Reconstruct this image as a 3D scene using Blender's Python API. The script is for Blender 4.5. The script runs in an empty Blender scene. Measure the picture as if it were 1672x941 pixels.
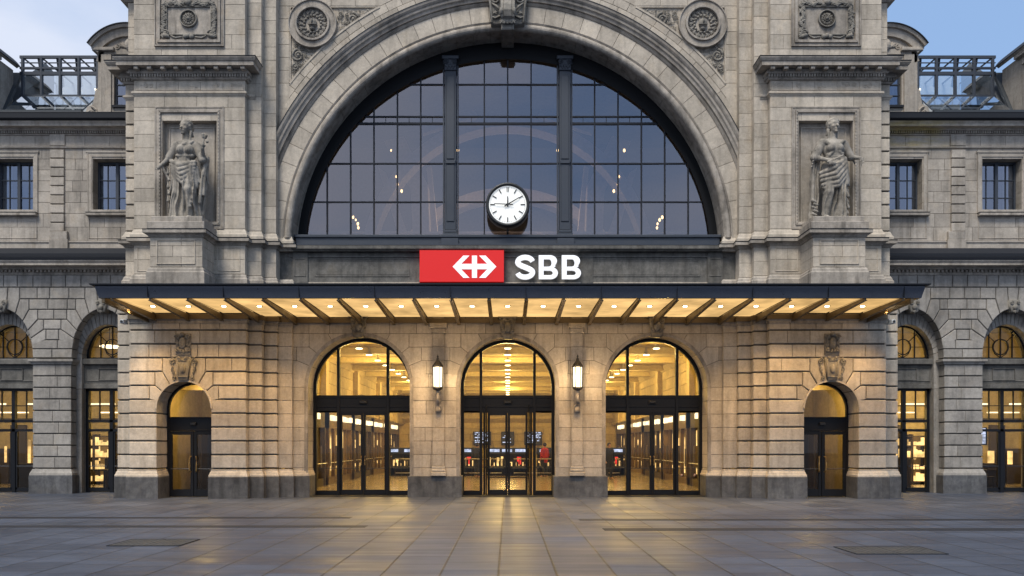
import bpy, math, random
import numpy as np
from mathutils import Vector
R = math.radians
rnd = random.Random(7)
scene = bpy.context.scene
COL = scene.collection

# ------------------------------------------------------------------ camera
cam_d = bpy.data.cameras.new('camera'); cam = bpy.data.objects.new('camera', cam_d); COL.objects.link(cam)
cam.location = (0, -26, 1.7); cam.rotation_euler = (R(90), 0, 0)
cam_d.sensor_width = 36; cam_d.lens = 28.55
cam_d.shift_x = 0.0042; cam_d.shift_y = 0.1522
cam_d.clip_start = 0.1; cam_d.clip_end = 2000
scene.camera = cam

# ------------------------------------------------------------------ world, sun, exposure
SUN_EL, SUN_ROT = R(58), R(203)          # high soft light from behind the camera
w = bpy.data.worlds.new('World'); scene.world = w; w.use_nodes = True
nt = w.node_tree; nt.nodes.clear()
N = nt.nodes.new; L = nt.links.new
out = N('ShaderNodeOutputWorld'); bg = N('ShaderNodeBackground'); bg.inputs[1].default_value = 0.085
sky = N('ShaderNodeTexSky'); sky.sky_type = 'NISHITA'; sky.sun_disc = False
sky.sun_elevation = SUN_EL; sky.sun_rotation = SUN_ROT; sky.air_density = 1.3; sky.dust_density = 0.6; sky.ozone_density = 2.0
tc = N('ShaderNodeTexCoord'); mp = N('ShaderNodeMapping'); mp.inputs['Scale'].default_value = (1.0, 1.0, 2.6)
mp.inputs['Location'].default_value = (0.35, 0.1, 0.0)
nz = N('ShaderNodeTexNoise'); nz.inputs['Scale'].default_value = 1.7; nz.inputs['Detail'].default_value = 7; nz.inputs['Roughness'].default_value = 0.52
rp = N('ShaderNodeValToRGB'); rp.color_ramp.elements[0].position = 0.36; rp.color_ramp.elements[1].position = 0.62
mx = N('ShaderNodeMix'); mx.data_type = 'RGBA'
L(tc.outputs['Generated'], mp.inputs[0]); L(mp.outputs[0], nz.inputs['Vector']); sx_ = N('ShaderNodeSeparateXYZ'); ad = N('ShaderNodeMath'); ad.operation = 'MULTIPLY_ADD'; ad.inputs[1].default_value = -.15
L(tc.outputs['Generated'], sx_.inputs[0]); L(sx_.outputs[0], ad.inputs[0]); L(nz.outputs[0], ad.inputs[2]); L(ad.outputs[0], rp.inputs[0])
m0 = N('ShaderNodeMix'); m0.data_type = 'RGBA'; m0.inputs[0].default_value = .7; m0.inputs[7].default_value = (3.2, 5.0, 8.3, 1); L(sky.outputs[0], m0.inputs[6])
L(rp.outputs[0], mx.inputs[0]); L(m0.outputs[2], mx.inputs[6]); mx.inputs[7].default_value = (6.6, 7.2, 8.6, 1)
L(mx.outputs[2], bg.inputs[0]); L(bg.outputs[0], out.inputs[0])
sd = bpy.data.lights.new('sun', 'SUN'); sd.energy = 2.9; sd.angle = R(22); sd.color = (1.0, 0.94, 0.84)
sun = bpy.data.objects.new('sun', sd); COL.objects.link(sun)
# direction towards the sun: azimuth measured like the sky texture (0 = +Y, clockwise)
dv = Vector((math.sin(SUN_ROT)*math.cos(SUN_EL), math.cos(SUN_ROT)*math.cos(SUN_EL), math.sin(SUN_EL)))
sun.rotation_euler = dv.to_track_quat('Z', 'Y').to_euler()
scene.view_settings.view_transform = 'Standard'; scene.view_settings.look = 'None'
scene.view_settings.gamma = 1; scene.view_settings.use_curve_mapping = False
scene.view_settings.exposure = 0.40
scene.cycles.max_bounces = 8; scene.cycles.transparent_max_bounces = 12; scene.cycles.glossy_bounces = 4
scene.cycles.diffuse_bounces = 4; scene.cycles.caustics_reflective = False; scene.cycles.caustics_refractive = False
scene.cycles.use_denoising = True; scene.cycles.sample_clamp_indirect = 4
WARM = (1.0, 0.66, 0.30); GOLD = (1.0, 0.67, 0.21)

# ------------------------------------------------------------------ materials
class NT:
    def __init__(s, name):
        s.m = bpy.data.materials.new(name); s.m.use_nodes = True; s.t = s.m.node_tree; s.t.nodes.clear()
        s.o = s.n('OutputMaterial')
    def n(s, k, **kw):
        x = s.t.nodes.new('ShaderNode' + k)
        for a, b in kw.items(): setattr(x, a, b)
        return x
    def l(s, a, b): s.t.links.new(a, b)
    def inp(s, sock, v):
        if isinstance(v, bpy.types.NodeSocket): s.l(v, sock)
        else: sock.default_value = v
    def math(s, op, a, b=0.0, c=0.0, clamp=False):
        x = s.n('Math', operation=op); x.use_clamp = clamp
        s.inp(x.inputs[0], a); s.inp(x.inputs[1], b); s.inp(x.inputs[2], c); return x.outputs[0]
    def pos(s): return s.n('NewGeometry').outputs['Position']
    def mapv(s, v, sc=(1,1,1), loc=(0,0,0)):
        x = s.n('Mapping'); s.l(v, x.inputs[0]); x.inputs['Scale'].default_value = sc; x.inputs['Location'].default_value = loc; return x.outputs[0]
    def noise(s, v, scale, detail=4, rough=.55, dist=0):
        x = s.n('TexNoise'); s.l(v, x.inputs['Vector']); x.inputs['Scale'].default_value = scale
        x.inputs['Detail'].default_value = detail; x.inputs['Roughness'].default_value = rough; x.inputs['Distortion'].default_value = dist; return x.outputs[0]
    def ramp(s, f, a, b, va=0.0, vb=1.0):
        x = s.n('MapRange'); s.l(f, x.inputs[0]); x.inputs[1].default_value = a; x.inputs[2].default_value = b
        x.inputs[3].default_value = va; x.inputs[4].default_value = vb; return x.outputs[0]
    def mix(s, f, a, b, mode='MIX'):
        x = s.n('Mix', data_type='RGBA', blend_type=mode); s.inp(x.inputs[0], f)
        for k, v in ((6, a), (7, b)):
            if isinstance(v, tuple) and len(v) == 3: v = v + (1,)
            s.inp(x.inputs[k], v)
        return x.outputs[2]
    def scale(s, col, f):
        x = s.n('VectorMath', operation='SCALE'); s.l(col, x.inputs[0]); s.inp(x.inputs['Scale'], f); return x.outputs[0]
    def bsdf(s, col, rough=.6, metal=0.0, bump=None, bs=.3, bd=.01, spec=.5, emit=None, es=0.0):
        b = s.n('BsdfPrincipled')
        if isinstance(col, tuple) and len(col) == 3: col = col + (1,)
        s.inp(b.inputs['Base Color'], col); s.inp(b.inputs['Roughness'], rough); s.inp(b.inputs['Metallic'], metal)
        s.inp(b.inputs['Specular IOR Level'], spec)
        if bump is not None:
            x = s.n('Bump'); x.inputs['Strength'].default_value = bs; x.inputs['Distance'].default_value = bd
            s.l(bump, x.inputs['Height']); s.l(x.outputs[0], b.inputs['Normal'])
        if emit: b.inputs['Emission Color'].default_value = emit + (1,); b.inputs['Emission Strength'].default_value = es
        s.l(b.outputs[0], s.o.inputs[0]); return b

def stone_mat(name, a, b, soot=.5, grain=1.0, rough=.8, streak=1.0, var=.20):
    t = NT(name); p = t.pos()
    at = t.n('Attribute', attribute_name='tone').outputs['Fac']
    big = t.noise(p, .9, 6, .6); med = t.noise(p, 5.0, 5, .6); fine = t.noise(p, 55, 3, .6)
    st = t.noise(t.mapv(p, (2.6, 2.6, .35)), 1.6, 6, .62)
    col = t.mix(t.ramp(med, .35, .65), a, b)
    warm = t.noise(p, 2.1, 3, .5, .6)
    col = t.mix(t.ramp(warm, .55, .75, 0, .35), col, (a[0]*1.02, a[1]*.92, a[2]*.78))
    f = t.math('MULTIPLY', t.ramp(at, 0, 1, 1-var, 1+var*.55), t.ramp(fine, .3, .7, .86, 1.12))
    f = t.math('MULTIPLY', f, t.ramp(at, .90, .96, 1.0, .80))
    f = t.math('MULTIPLY', f, t.ramp(st, .48, .74, 1.0, 1-.58*soot*streak))
    f = t.math('MULTIPLY', f, t.ramp(t.noise(p, 13, 5, .65), .35, .65, .90, 1.08))
    f = t.math('MULTIPLY', f, t.ramp(big, .40, .66, 1.06, 1-.30*soot))
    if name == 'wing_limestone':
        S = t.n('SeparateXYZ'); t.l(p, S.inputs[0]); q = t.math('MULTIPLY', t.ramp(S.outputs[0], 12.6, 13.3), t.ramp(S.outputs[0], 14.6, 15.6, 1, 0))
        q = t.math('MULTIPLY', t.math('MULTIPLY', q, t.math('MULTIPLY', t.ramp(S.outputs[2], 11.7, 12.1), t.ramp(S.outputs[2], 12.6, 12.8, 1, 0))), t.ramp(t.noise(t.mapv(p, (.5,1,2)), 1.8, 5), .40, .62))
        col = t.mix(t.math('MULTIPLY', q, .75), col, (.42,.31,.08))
    pit = t.n('TexVoronoi'); t.l(p, pit.inputs['Vector']); pit.inputs['Scale'].default_value = 38
    f = t.math('MULTIPLY', f, t.ramp(pit.outputs['Distance'], .0, .16, .82, 1.0))
    h = t.math('ADD', t.math('MULTIPLY', med, .6), t.math('MULTIPLY', fine, .35))
    t.bsdf(t.scale(col, f), rough, 0, h, .75*grain, .025, .25)
    return t.m

def metal_mat(name, c, rough=.35, metal=.6, var=.25):
    t = NT(name); p = t.pos(); n = t.noise(p, 3.0, 5, .6); fn = t.noise(p, 30, 3)
    t.bsdf(t.scale(t.mix(n, c, tuple(x*(1+var) for x in c)), t.ramp(fn, .3, .7, .9, 1.1)), t.ramp(n, .3, .7, rough*.8, rough*1.3), metal, fn, .08, .004)
    return t.m

def plain0(name, c, rough):
    t = NT(name); t.bsdf(c, rough, 0, spec=.2); return t.m
def plain(name, c, rough=.6, metal=0.0):
    t = NT(name); n = t.noise(t.pos(), 8, 4); t.bsdf(t.scale(t.mix(0.0, c, c), t.ramp(n, .3, .7, .88, 1.1)), rough, metal); return t.m

def emit_mat(name, c, s, var=0.0, sc=3.0):
    t = NT(name); e = t.n('Emission'); e.inputs[0].default_value = c + (1,)
    if var:
        t.l(t.ramp(t.noise(t.pos(), sc, 3), .3, .7, s*(1-var), s*(1+var)), e.inputs[1])
    else: e.inputs[1].default_value = s
    t.l(e.outputs[0], t.o.inputs[0]); return t.m

def glass_mat(name, refl, rtint=(1,1,1), ttint=(.95,.95,.93), rough=.0, wave=.0, fk=.8):
    t = NT(name); tr = t.n('BsdfTransparent'); tr.inputs[0].default_value = ttint + (1,)
    g = t.n('BsdfGlossy'); g.inputs[0].default_value = rtint + (1,); g.inputs['Roughness'].default_value = rough
    lw = t.n('LayerWeight'); lw.inputs[0].default_value = .35
    f = t.math('ADD', t.math('MULTIPLY', lw.outputs['Fresnel'], fk), refl, clamp=True)
    if wave:
        b = t.n('Bump'); b.inputs['Strength'].default_value = wave; b.inputs['Distance'].default_value = .02
        t.l(t.noise(t.pos(), 1.3, 2), b.inputs['Height']); t.l(b.outputs[0], g.inputs['Normal'])
    m = t.n('MixShader'); t.l(f, m.inputs[0]); t.l(tr.outputs[0], m.inputs[1]); t.l(g.outputs[0], m.inputs[2]); t.l(m.outputs[0], t.o.inputs[0])
    return t.m

M = {}
M['stone'] = stone_mat('limestone', (.53,.465,.38), (.47,.413,.338), .55)
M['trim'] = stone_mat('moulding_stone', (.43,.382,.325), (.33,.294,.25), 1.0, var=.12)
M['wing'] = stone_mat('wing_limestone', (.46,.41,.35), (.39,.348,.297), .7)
M['rustic'] = stone_mat('rusticated_stone', (.37,.342,.305), (.30,.278,.25), .7)
M['weather'] = stone_mat('weathered_frieze_stone', (.185,.175,.158), (.12,.115,.105), .8)
M['joint'] = stone_mat('joint_stone', (.12,.11,.097), (.09,.084,.074), .5)
M['granite'] = stone_mat('plinth_granite', (.135,.135,.135), (.085,.085,.09), .9, rough=.6, var=.3)
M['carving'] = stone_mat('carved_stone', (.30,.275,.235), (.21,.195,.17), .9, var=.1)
M['statue'] = stone_mat('statue_stone', (.40,.36,.305), (.22,.20,.17), 1.0, var=.1)
M['niche'] = stone_mat('niche_stone', (.44,.39,.33), (.37,.33,.28), .8)
M['void'] = plain0('matt_black_frame', (.006,.007,.009), .6)
M['bars'] = plain0('glazing_bar_paint', (.018,.021,.028), .5)
M['lead'] = plain0('dark_lead', (.016,.018,.023), .6)
M['slate'] = metal_mat('dark_slate', (.030,.036,.042), .55, 0)
M['steel'] = metal_mat('window_steel', (.030,.037,.050), .5, .1)
M['black'] = plain0('black_door_paint', (.010,.011,.014), .45)
M['fascia'] = metal_mat('painted_canopy_steel', (.060,.068,.088), .32, .35)
M['bronze'] = metal_mat('dark_bronze_beam', (.10,.075,.045), .45, .4)
M['brass'] = metal_mat('brass', (.55,.36,.14), .3, .9)
M['chrome'] = metal_mat('brushed_steel', (.5,.5,.5), .3, .9)
def lit(name, c, es):
    t = NT(name); t.bsdf(c, .35, 0, emit=c, es=es); return t.m
M['red'] = lit('backlit_red_sign', (.62,.010,.007), .22)
M['white'] = lit('backlit_white_sign', (.82,.82,.84), .38)
M['dial'] = lit('backlit_dial', (.84,.84,.80), .28)
M['ink'] = plain('black_paint', (.012,.013,.015), .5)
M['glass_door'] = glass_mat('door_glass', .0, fk=.75)
M['glass_big'] = glass_mat('window_glass', .18, (.88,.87,.95), (.42,.44,.50), 0, .06)
M['glass_wing'] = glass_mat('casement_glass', .22, (.75,.82,1.0), (.6,.63,.66), 0, .1)
M['glass_roof'] = glass_mat('skylight_glass', .50, (.9,.95,1.0), (.55,.62,.68))
M['pglow'] = emit_mat('lit_canopy_panel', (1.0,.62,.24), .66, .35, 1.0)
M['bulb'] = emit_mat('downlight_bulb', (1.0,.78,.48), 22)
M['lamp'] = emit_mat('lantern_glow', (1.0,.80,.50), 3.0)
M['bulb_in'] = emit_mat('indoor_bulb', (1.0,.74,.38), 9)
M['bulb_hall'] = emit_mat('hall_bulb', (1.0,.62,.26), 5)
M['signlit'] = emit_mat('lit_sign_box', (1.0,.78,.44), 1.7, .35, 2.5)
M['screen'] = emit_mat('blue_white_screen', (.66,.74,1.0), .7, .6, 6)
M['showcase'] = emit_mat('showcase_goods_glow', (1.0,.62,.22), 1.1, .7, 2.2)
M['showred'] = emit_mat('red_lit_showcase', (1.0,.06,.04), .8, .6, 5)
M['inwall'] = stone_mat('concourse_limestone', (.56,.46,.25), (.48,.39,.21), .3, .4)
M['inceil'] = plain('cream_plaster', (.60,.50,.26), .8)
M['shopframe'] = metal_mat('bronze_shopfront', (.16,.11,.05), .35, .5)
M['darkwood'] = plain('dark_shopfront', (.055,.038,.020), .65)
M['curtain'] = plain('pale_curtain', (.55,.58,.60), .9)
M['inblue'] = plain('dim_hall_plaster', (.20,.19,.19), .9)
M['rib'] = plain('pale_hall_rib', (.55,.48,.42), .8)

# ------------------------------------------------------------------ geometry kernel
def clip(poly, a, b, c):                      # keep a*x+b*z <= c
    o = []
    for i in range(len(poly)):
        p, q = poly[i], poly[(i+1) % len(poly)]
        dp, dq = a*p[0]+b*p[1]-c, a*q[0]+b*q[1]-c
        if dp <= 0: o.append(p)
        if (dp < 0 < dq) or (dq < 0 < dp):
            t = dp/(dp-dq); o.append((p[0]+t*(q[0]-p[0]), p[1]+t*(q[1]-p[1])))
    return o
def area(p): return .5*sum(p[i][0]*p[(i+1) % len(p)][1]-p[(i+1) % len(p)][0]*p[i][1] for i in range(len(p)))
def ccw(p): return p if area(p) > 0 else p[::-1]
def inter(A, B):
    B = ccw(B)
    for i in range(len(B)):
        p, q = B[i], B[(i+1) % len(B)]; a, b = q[1]-p[1], -(q[0]-p[0])
        A = clip(A, a, b, a*p[0]+b*p[1])
        if len(A) < 3: return []
    return A
def subtract(A, B):
    B = ccw(B); res = []
    for i in range(len(B)):
        p, q = B[i], B[(i+1) % len(B)]; a, b = q[1]-p[1], -(q[0]-p[0]); c = a*p[0]+b*p[1]
        o = clip(A, -a, -b, -c)
        if len(o) >= 3 and abs(area(o)) > 1e-6: res.append(o)
        A = clip(A, a, b, c)
        if len(A) < 3: break
    return res
def inset(poly, d):
    p = ccw(poly); n = len(p); r = []
    for i in range(n):
        a, b, c = p[i-1], p[i], p[(i+1) % n]
        e1 = (b[0]-a[0], b[1]-a[1]); e2 = (c[0]-b[0], c[1]-b[1])
        l1 = math.hypot(*e1) or 1e-9; l2 = math.hypot(*e2) or 1e-9
        n1 = (-e1[1]/l1, e1[0]/l1); n2 = (-e2[1]/l2, e2[0]/l2)
        k = 1+n1[0]*n2[0]+n1[1]*n2[1]; k = max(k, .35)
        r.append((b[0]+(n1[0]+n2[0])*d/k, b[1]+(n1[1]+n2[1])*d/k))
    return r
def rect(x0, x1, z0, z1): return [(x0,z0),(x1,z0),(x1,z1),(x0,z1)]

class MB:
    def __init__(s, sx=1): s.v = []; s.f = []; s.t = []; s.sx = sx
    def add(s, vs, fs, tone=None):
        if tone is None: tone = rnd.random()
        o = len(s.v); s.v += [(x*s.sx, y, z) for x, y, z in vs]
        for f in fs:
            f = tuple(o+i for i in f); s.f.append(f[::-1] if s.sx < 0 else f); s.t.append(tone)
    def box(s, x0, x1, y0, y1, z0, z1, tone=None):
        s.add([(x0,y0,z0),(x1,y0,z0),(x1,y1,z0),(x0,y1,z0),(x0,y0,z1),(x1,y0,z1),(x1,y1,z1),(x0,y1,z1)],
              [(0,3,2,1),(4,5,6,7),(0,1,5,4),(1,2,6,5),(2,3,7,6),(3,0,4,7)], tone)
    def bbox(s, x0, x1, y0, y1, z0, z1, c=.012, tone=None):
        s.prism(rect(x0,x1,z0,z1), y0, y1, c, tone)
    def prism(s, poly, y0, y1, c=0.0, tone=None):     # poly in x,z; front at y0 chamfered by c
        p = ccw(poly); n = len(p)
        if n < 3: return
        if c > 0:
            q = inset(p, c); vs = [(x,y0,z) for x,z in q]+[(x,y0+c,z) for x,z in p]+[(x,y1,z) for x,z in p]
            fs = [tuple(range(n)), tuple(range(3*n-1, 2*n-1, -1))]
            for k in (0, n):
                for i in range(n):
                    j = (i+1) % n; fs.append((k+i, k+n+i, k+n+j, k+j))
        else:
            vs = [(x,y0,z) for x,z in p]+[(x,y1,z) for x,z in p]
            fs = [tuple(range(n)), tuple(range(2*n-1, n-1, -1))]
            for i in range(n):
                j = (i+1) % n; fs.append((i, n+i, n+j, j))
        s.add(vs, fs, tone)
    def sweep(s, prof, path, closed=False, tone=None, caps=True):
        # prof: closed list (out, z); path: (x,y) left to right seen from the front, outward = right-hand side
        n = len(path); m = len(prof); rings = []
        for i in range(n):
            if closed: a, b, c = path[i-1], path[i], path[(i+1) % n]
            else: a, b, c = path[max(i-1,0)], path[i], path[min(i+1,n-1)]
            e = []
            for p, q in ((a,b),(b,c)):
                l = math.hypot(q[0]-p[0], q[1]-p[1])
                if l > 1e-9: e.append(((q[1]-p[1])/l, -(q[0]-p[0])/l))
            if len(e) == 1: e = [e[0], e[0]]
            k = max(1+e[0][0]*e[1][0]+e[0][1]*e[1][1], .25); nx, ny = (e[0][0]+e[1][0])/k, (e[0][1]+e[1][1])/k
            rings.append([(b[0]+nx*o, b[1]+ny*o, z) for o, z in prof])
        segs = n if closed else n-1
        for i in range(segs):
            A, B = rings[i], rings[(i+1) % n]
            s.add(A+B, [(j, (j+1) % m, m+(j+1) % m, m+j) for j in range(m)], tone if tone is not None else rnd.random())
        if caps and not closed:
            s.add(rings[0], [tuple(range(m))[::-1]], .5); s.add(rings[-1], [tuple(range(m))], .5)
    def arcs(s, prof, cx, cz, a0, a1, n=64, e=1.0, tone=.5):
        # prof: closed list (r, y); swept around (cx,cz) in x,z
        m = len(prof); rings = []
        for i in range(n+1):
            a = R(a0+(a1-a0)*i/n); rings.append([(cx+r*math.cos(a), y, cz+e*r*math.sin(a)) for r, y in prof])
        for i in range(n):
            A, B = rings[i], rings[i+1]
            s.add(A+B, [(j, m+j, m+(j+1) % m, (j+1) % m) for j in range(m)], tone if tone is not None else rnd.random())
        s.add(rings[0], [tuple(range(m))], .5); s.add(rings[-1], [tuple(range(m))[::-1]], .5)
    def tube(s, pts, r, n=8, tone=.5, cap=True):
        pts = [Vector(p) for p in pts]; rr = r if isinstance(r, (list, tuple)) else [r]*len(pts); vs = []
        up = Vector((0,0,1))
        for i, p in enumerate(pts):
            d = (pts[min(i+1, len(pts)-1)]-pts[max(i-1,0)]).normalized()
            u = d.cross(up) if abs(d.z) < .95 else d.cross(Vector((0,1,0))); u.normalize(); v = d.cross(u)
            vs += [tuple(p+rr[i]*(math.cos(2*math.pi*k/n)*u+math.sin(2*math.pi*k/n)*v)) for k in range(n)]
        fs = []
        for i in range(len(pts)-1):
            for k in range(n):
                a, b = i*n+k, i*n+(k+1) % n; fs.append((a, a+n, b+n, b))
        if cap: fs += [tuple(range(n)), tuple(range(len(vs)-1, len(vs)-n-1, -1))]
        s.add(vs, fs, tone)
    def lathe(s, prof, c, n=20, axis='z', tone=.5):   # prof (r, h)
        vs = []; fs = []
        for r, h in prof:
            for k in range(n):
                a = 2*math.pi*k/n; x, y = r*math.cos(a), r*math.sin(a)
                vs.append((c[0]+x, c[1]+y, c[2]+h) if axis == 'z' else (c[0]+x, c[1]-h, c[2]+y))
        for i in range(len(prof)-1):
            for k in range(n):
                a, b = i*n+k, i*n+(k+1) % n; fs.append((a, b, b+n, a+n))
        fs += [tuple(range(n))[::-1], tuple(range(len(vs)-n, len(vs)))]
        s.add(vs, fs, tone)
    def ell(s, c, r, n=8, m=5, rot=0.0, tone=.5):     # ellipsoid, rot in the x,z plane
        vs = []; fs = []; cr, sr = math.cos(rot), math.sin(rot)
        for i in range(1, m):
            t = math.pi*i/m
            for k in range(n):
                a = 2*math.pi*k/n; x, y, z = r[0]*math.sin(t)*math.cos(a), r[1]*math.sin(t)*math.sin(a), r[2]*math.cos(t)
                vs.append((c[0]+x*cr-z*sr, c[1]+y, c[2]+x*sr+z*cr))
        for z in (r[2], -r[2]): vs.append((c[0]-z*sr, c[1], c[2]+z*cr))
        T, B = len(vs)-2, len(vs)-1
        for i in range(m-2):
            for k in range(n):
                a, b = i*n+k, i*n+(k+1) % n; fs.append((a, a+n, b+n, b))
        for k in range(n):
            fs.append((T, k, (k+1) % n)); fs.append((B, (m-2)*n+(k+1) % n, (m-2)*n+k))
        s.add(vs, fs, tone)
    def scroll(s, c, r, y, turns=1.6, start=0.0, sgn=1, th=.03, tone=.5):
        pts = []; rr = []; n = int(11*turns)+4
        for i in range(n+1):
            t = i/n; a = start+sgn*2*math.pi*turns*t; q = r*(1-.86*t); pts.append((c[0]+q*math.cos(a), y, c[1]+q*math.sin(a))); rr.append(th*(1.1-.5*t))
        s.tube(pts, rr, 6, tone); s.ell((c[0], y, c[1]), (th*1.4, th*1.5, th*1.4), 6, 4, 0, tone)
    def build(s, name, mat, parent=None, smooth=False, label=None, recalc=False, loc=None):
        me = bpy.data.meshes.new(name); vs = s.v
        if loc is not None: vs = [(x-loc[0], y-loc[1], z-loc[2]) for x, y, z in vs]
        me.from_pydata(vs, [], s.f); me.update()
        at = me.attributes.new('tone', 'FLOAT', 'FACE'); at.data.foreach_set('value', s.t)
        me.materials.append(M[mat] if isinstance(mat, str) else mat)
        if smooth: me.polygons.foreach_set('use_smooth', [True]*len(me.polygons))
        o = bpy.data.objects.new(name, me); COL.objects.link(o)
        if loc is not None: o.location = loc
        if parent is not None:
            o.parent = parent
            o.location = (o.location[0]-parent.location[0], o.location[1]-parent.location[1], o.location[2]-parent.location[2]) if parent.parent is None else o.location
            if parent.parent is not None:        # sub-part of a part whose own location may be set
                pl = parent.location + (parent.parent.location if parent.parent else Vector((0,0,0))); o.location = Vector(loc or (0,0,0))-pl
        if label: o['label'] = label
        return o

def thing(name, label, cat, loc=(0,0,0), group=None):
    o = bpy.data.objects.new(name, None); COL.objects.link(o); o.location = loc; o.empty_display_size = .3
    o['label'] = label; o['category'] = cat
    if group: o['group'] = group
    return o
def tag(o, label, cat, group=None, kind=None):
    o['label'] = label; o['category'] = cat
    if group: o['group'] = group
    if kind: o['kind'] = kind
    return o
def struct(o, label=None):
    o['kind'] = 'structure'
    if label: o['label'] = label
    return o
def mir(path): return [(-x, y) for x, y in reversed(path)]

# ------------------------------------------------------------------ masonry
class Arch:                                    # opening with straight jambs and an elliptic head
    def __init__(s, cx, cz, r, rz=None, pts=(), top=None, z0=-1.0):
        s.cx, s.cz, s.r, s.rz, s.pts, s.z0 = cx, cz, r, rz or r, list(pts), z0
        s.top = top if top else (s.pts[-1][1] if s.pts else None)
    def edge(s, z):
        if z <= s.cz: return s.r
        q = 1-((z-s.cz)/s.rz)**2
        return s.r*math.sqrt(q) if q > 0 else 0.0
    def poly(s, d=0.0, n=36, z0=None):
        z0 = s.z0 if z0 is None else z0
        return [(s.cx-s.r-d, z0), (s.cx+s.r+d, z0)]+[(s.cx+(s.r+d)*math.cos(math.pi*i/n), s.cz+(s.rz+d)*math.sin(math.pi*i/n)) for i in range(n+1)]
    def arc_at(s, ang): return (s.r*math.cos(ang), s.cz+s.rz*math.sin(ang))
    def pang(s, p): return math.atan2((p[1]-s.cz)/s.rz, p[0]/s.r)
    def voussoirs(s, g, row_top):
        out = []
        P = s.pts
        for k in range(len(P)):
            p = P[k]; q = P[k+1] if k+1 < len(P) else (0.0, None)
            if q[1] is None: continue
            a0, a1 = s.pang(p), s.pang(q)
            arc = [s.arc_at(a1+(a0-a1)*i/6) for i in range(7)]
            poly = arc+[p]
            if q[1] > p[1]+1e-6: poly += [(p[0], q[1])]
            if abs(q[0]-p[0]) > 1e-6 or q[1] > p[1]+1e-6: poly += [q]
            for sg in (1, -1): out.append(inset([(s.cx+sg*x, z) for x, z in poly], g/2))
        # keystone
        q = P[-1]; a = s.pang(q); arc = [s.arc_at(a+(math.pi-2*a)*i/6) for i in range(7)]
        key = arc+[(-q[0], q[1]), (q[0], q[1])]
        out.append(inset([(s.cx+x, z) for x, z in key], g/2))
        return out
    def block(s, z0, z1):
        # returns ('clear'), ('edge') or ('ext', E) for a course between z0 and z1
        if s.top is None and z0 >= s.cz+s.rz: return None
        if s.pts and z0 >= s.top-1e-6: return None
        if z1 <= s.z0: return None
        if s.pts:
            if z1 <= s.pts[0][1]+1e-6: return ('edge',)
            for p, q in zip(s.pts, s.pts[1:]):
                if z0 >= p[1]-1e-6 and z1 <= q[1]+1e-6: return ('ext', p[0])
            return ('ext', s.pts[-1][0])
        return ('edge',)

def masonry(mb, x0, x1, zs, y, depth=.3, bw=.8, gh=.045, gv=.014, c=.012, arches=(), back=None, proud=.04, endin=(1,1), jitter=.25, vg=.03, holes=()):
    """courses of blocks from x0 to x1 between the levels zs, front face at y; back: MB for the recessed joint bed"""
    for ri in range(len(zs)-1):
        z0, z1 = zs[ri], zs[ri+1]
        cuts = []
        for A in arches:
            b = A.block(z0, z1)
            if b: cuts.append((A.cx, A, b))
        for h in holes:                        # rectangular holes (x0,x1,z0,z1) aligned to courses approximately
            if z1 > h[2]+.02 and z0 < h[3]-.02: cuts.append(((h[0]+h[1])/2, None, ('rect', (h[1]-h[0])/2)))
        cuts.sort(key=lambda t: t[0])
        ivs = []; cur = (x0, None, None)
        for cx, A, b in cuts:
            hw = b[1] if b[0] in ('ext', 'rect') else A.edge(z0)
            ivs.append((cur, (cx-hw, A, b))); cur = (cx+hw, A, b)
        ivs.append((cur, (x1, None, None)))
        for (xa, Aa, ba), (xb, Ab, bb) in ivs:
            if xb-xa < .03: continue
            n = max(1, round((xb-xa)/bw)); ws = [1+rnd.uniform(-jitter, jitter) for _ in range(n)]
            if n > 1 and ri % 2: ws[0] *= .55; 
            t = sum(ws); xs = [xa]
            for q in ws: xs.append(xs[-1]+q*(xb-xa)/t)
            for i in range(n):
                a, b = xs[i], xs[i+1]
                la = a+(gv/2 if i > 0 or Aa is not None and ba[0] == 'ext' else 0); lb = b-(gv/2 if i < n-1 or Ab is not None and bb[0] == 'ext' else 0)
                zz0, zz1 = z0+gh/2, z1-gh/2
                poly = []
                if i == n-1 and Ab is not None and bb[0] == 'edge' and z1 > Ab.cz:
                    zt = min(zz1, Ab.cz+Ab.rz) ; right = [(Ab.cx-Ab.edge(zz0+(zt-zz0)*k/6), zz0+(zt-zz0)*k/6) for k in range(7)]
                    if zt < zz1-1e-4: right.append((Ab.cx, zz1))
                else: right = [(lb, zz0), (lb, zz1)]
                if i == 0 and Aa is not None and ba[0] == 'edge' and z1 > Aa.cz:
                    zt = min(zz1, Aa.cz+Aa.rz); left = [(Aa.cx+Aa.edge(zz0+(zt-zz0)*k/6), zz0+(zt-zz0)*k/6) for k in range(7)]
                    if zt < zz1-1e-4: left.append((Aa.cx, zz1))
                else: left = [(la, zz0), (la, zz1)]
                poly = [left[0]]+right+left[::-1][:-1] if len(left) > 1 else right
                mb.prism(poly, y+rnd.uniform(-.002,.002), y+depth, c)
    for A in arches:
        if A.pts:
            for v in A.voussoirs(vg, None): mb.prism(v, y+rnd.uniform(-.002,.002), y+depth, c)
    if back is not None:
        ps = [rect(x0+proud*endin[0], x1-proud*endin[1], zs[0]-.001, zs[-1]+.001)]
        for A in arches:
            ps = [q for p in ps for q in subtract(p, A.poly(.02))]
        for h in holes:
            ps = [q for p in ps for q in subtract(p, rect(h[0]-.02,h[1]+.02,h[2]-.02,h[3]+.02))]
        for p in ps: back.prism(p, y+proud, y+depth-.003)
def lines(a, b, n): return [a+(b-a)*i/n for i in range(n+1)]
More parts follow.
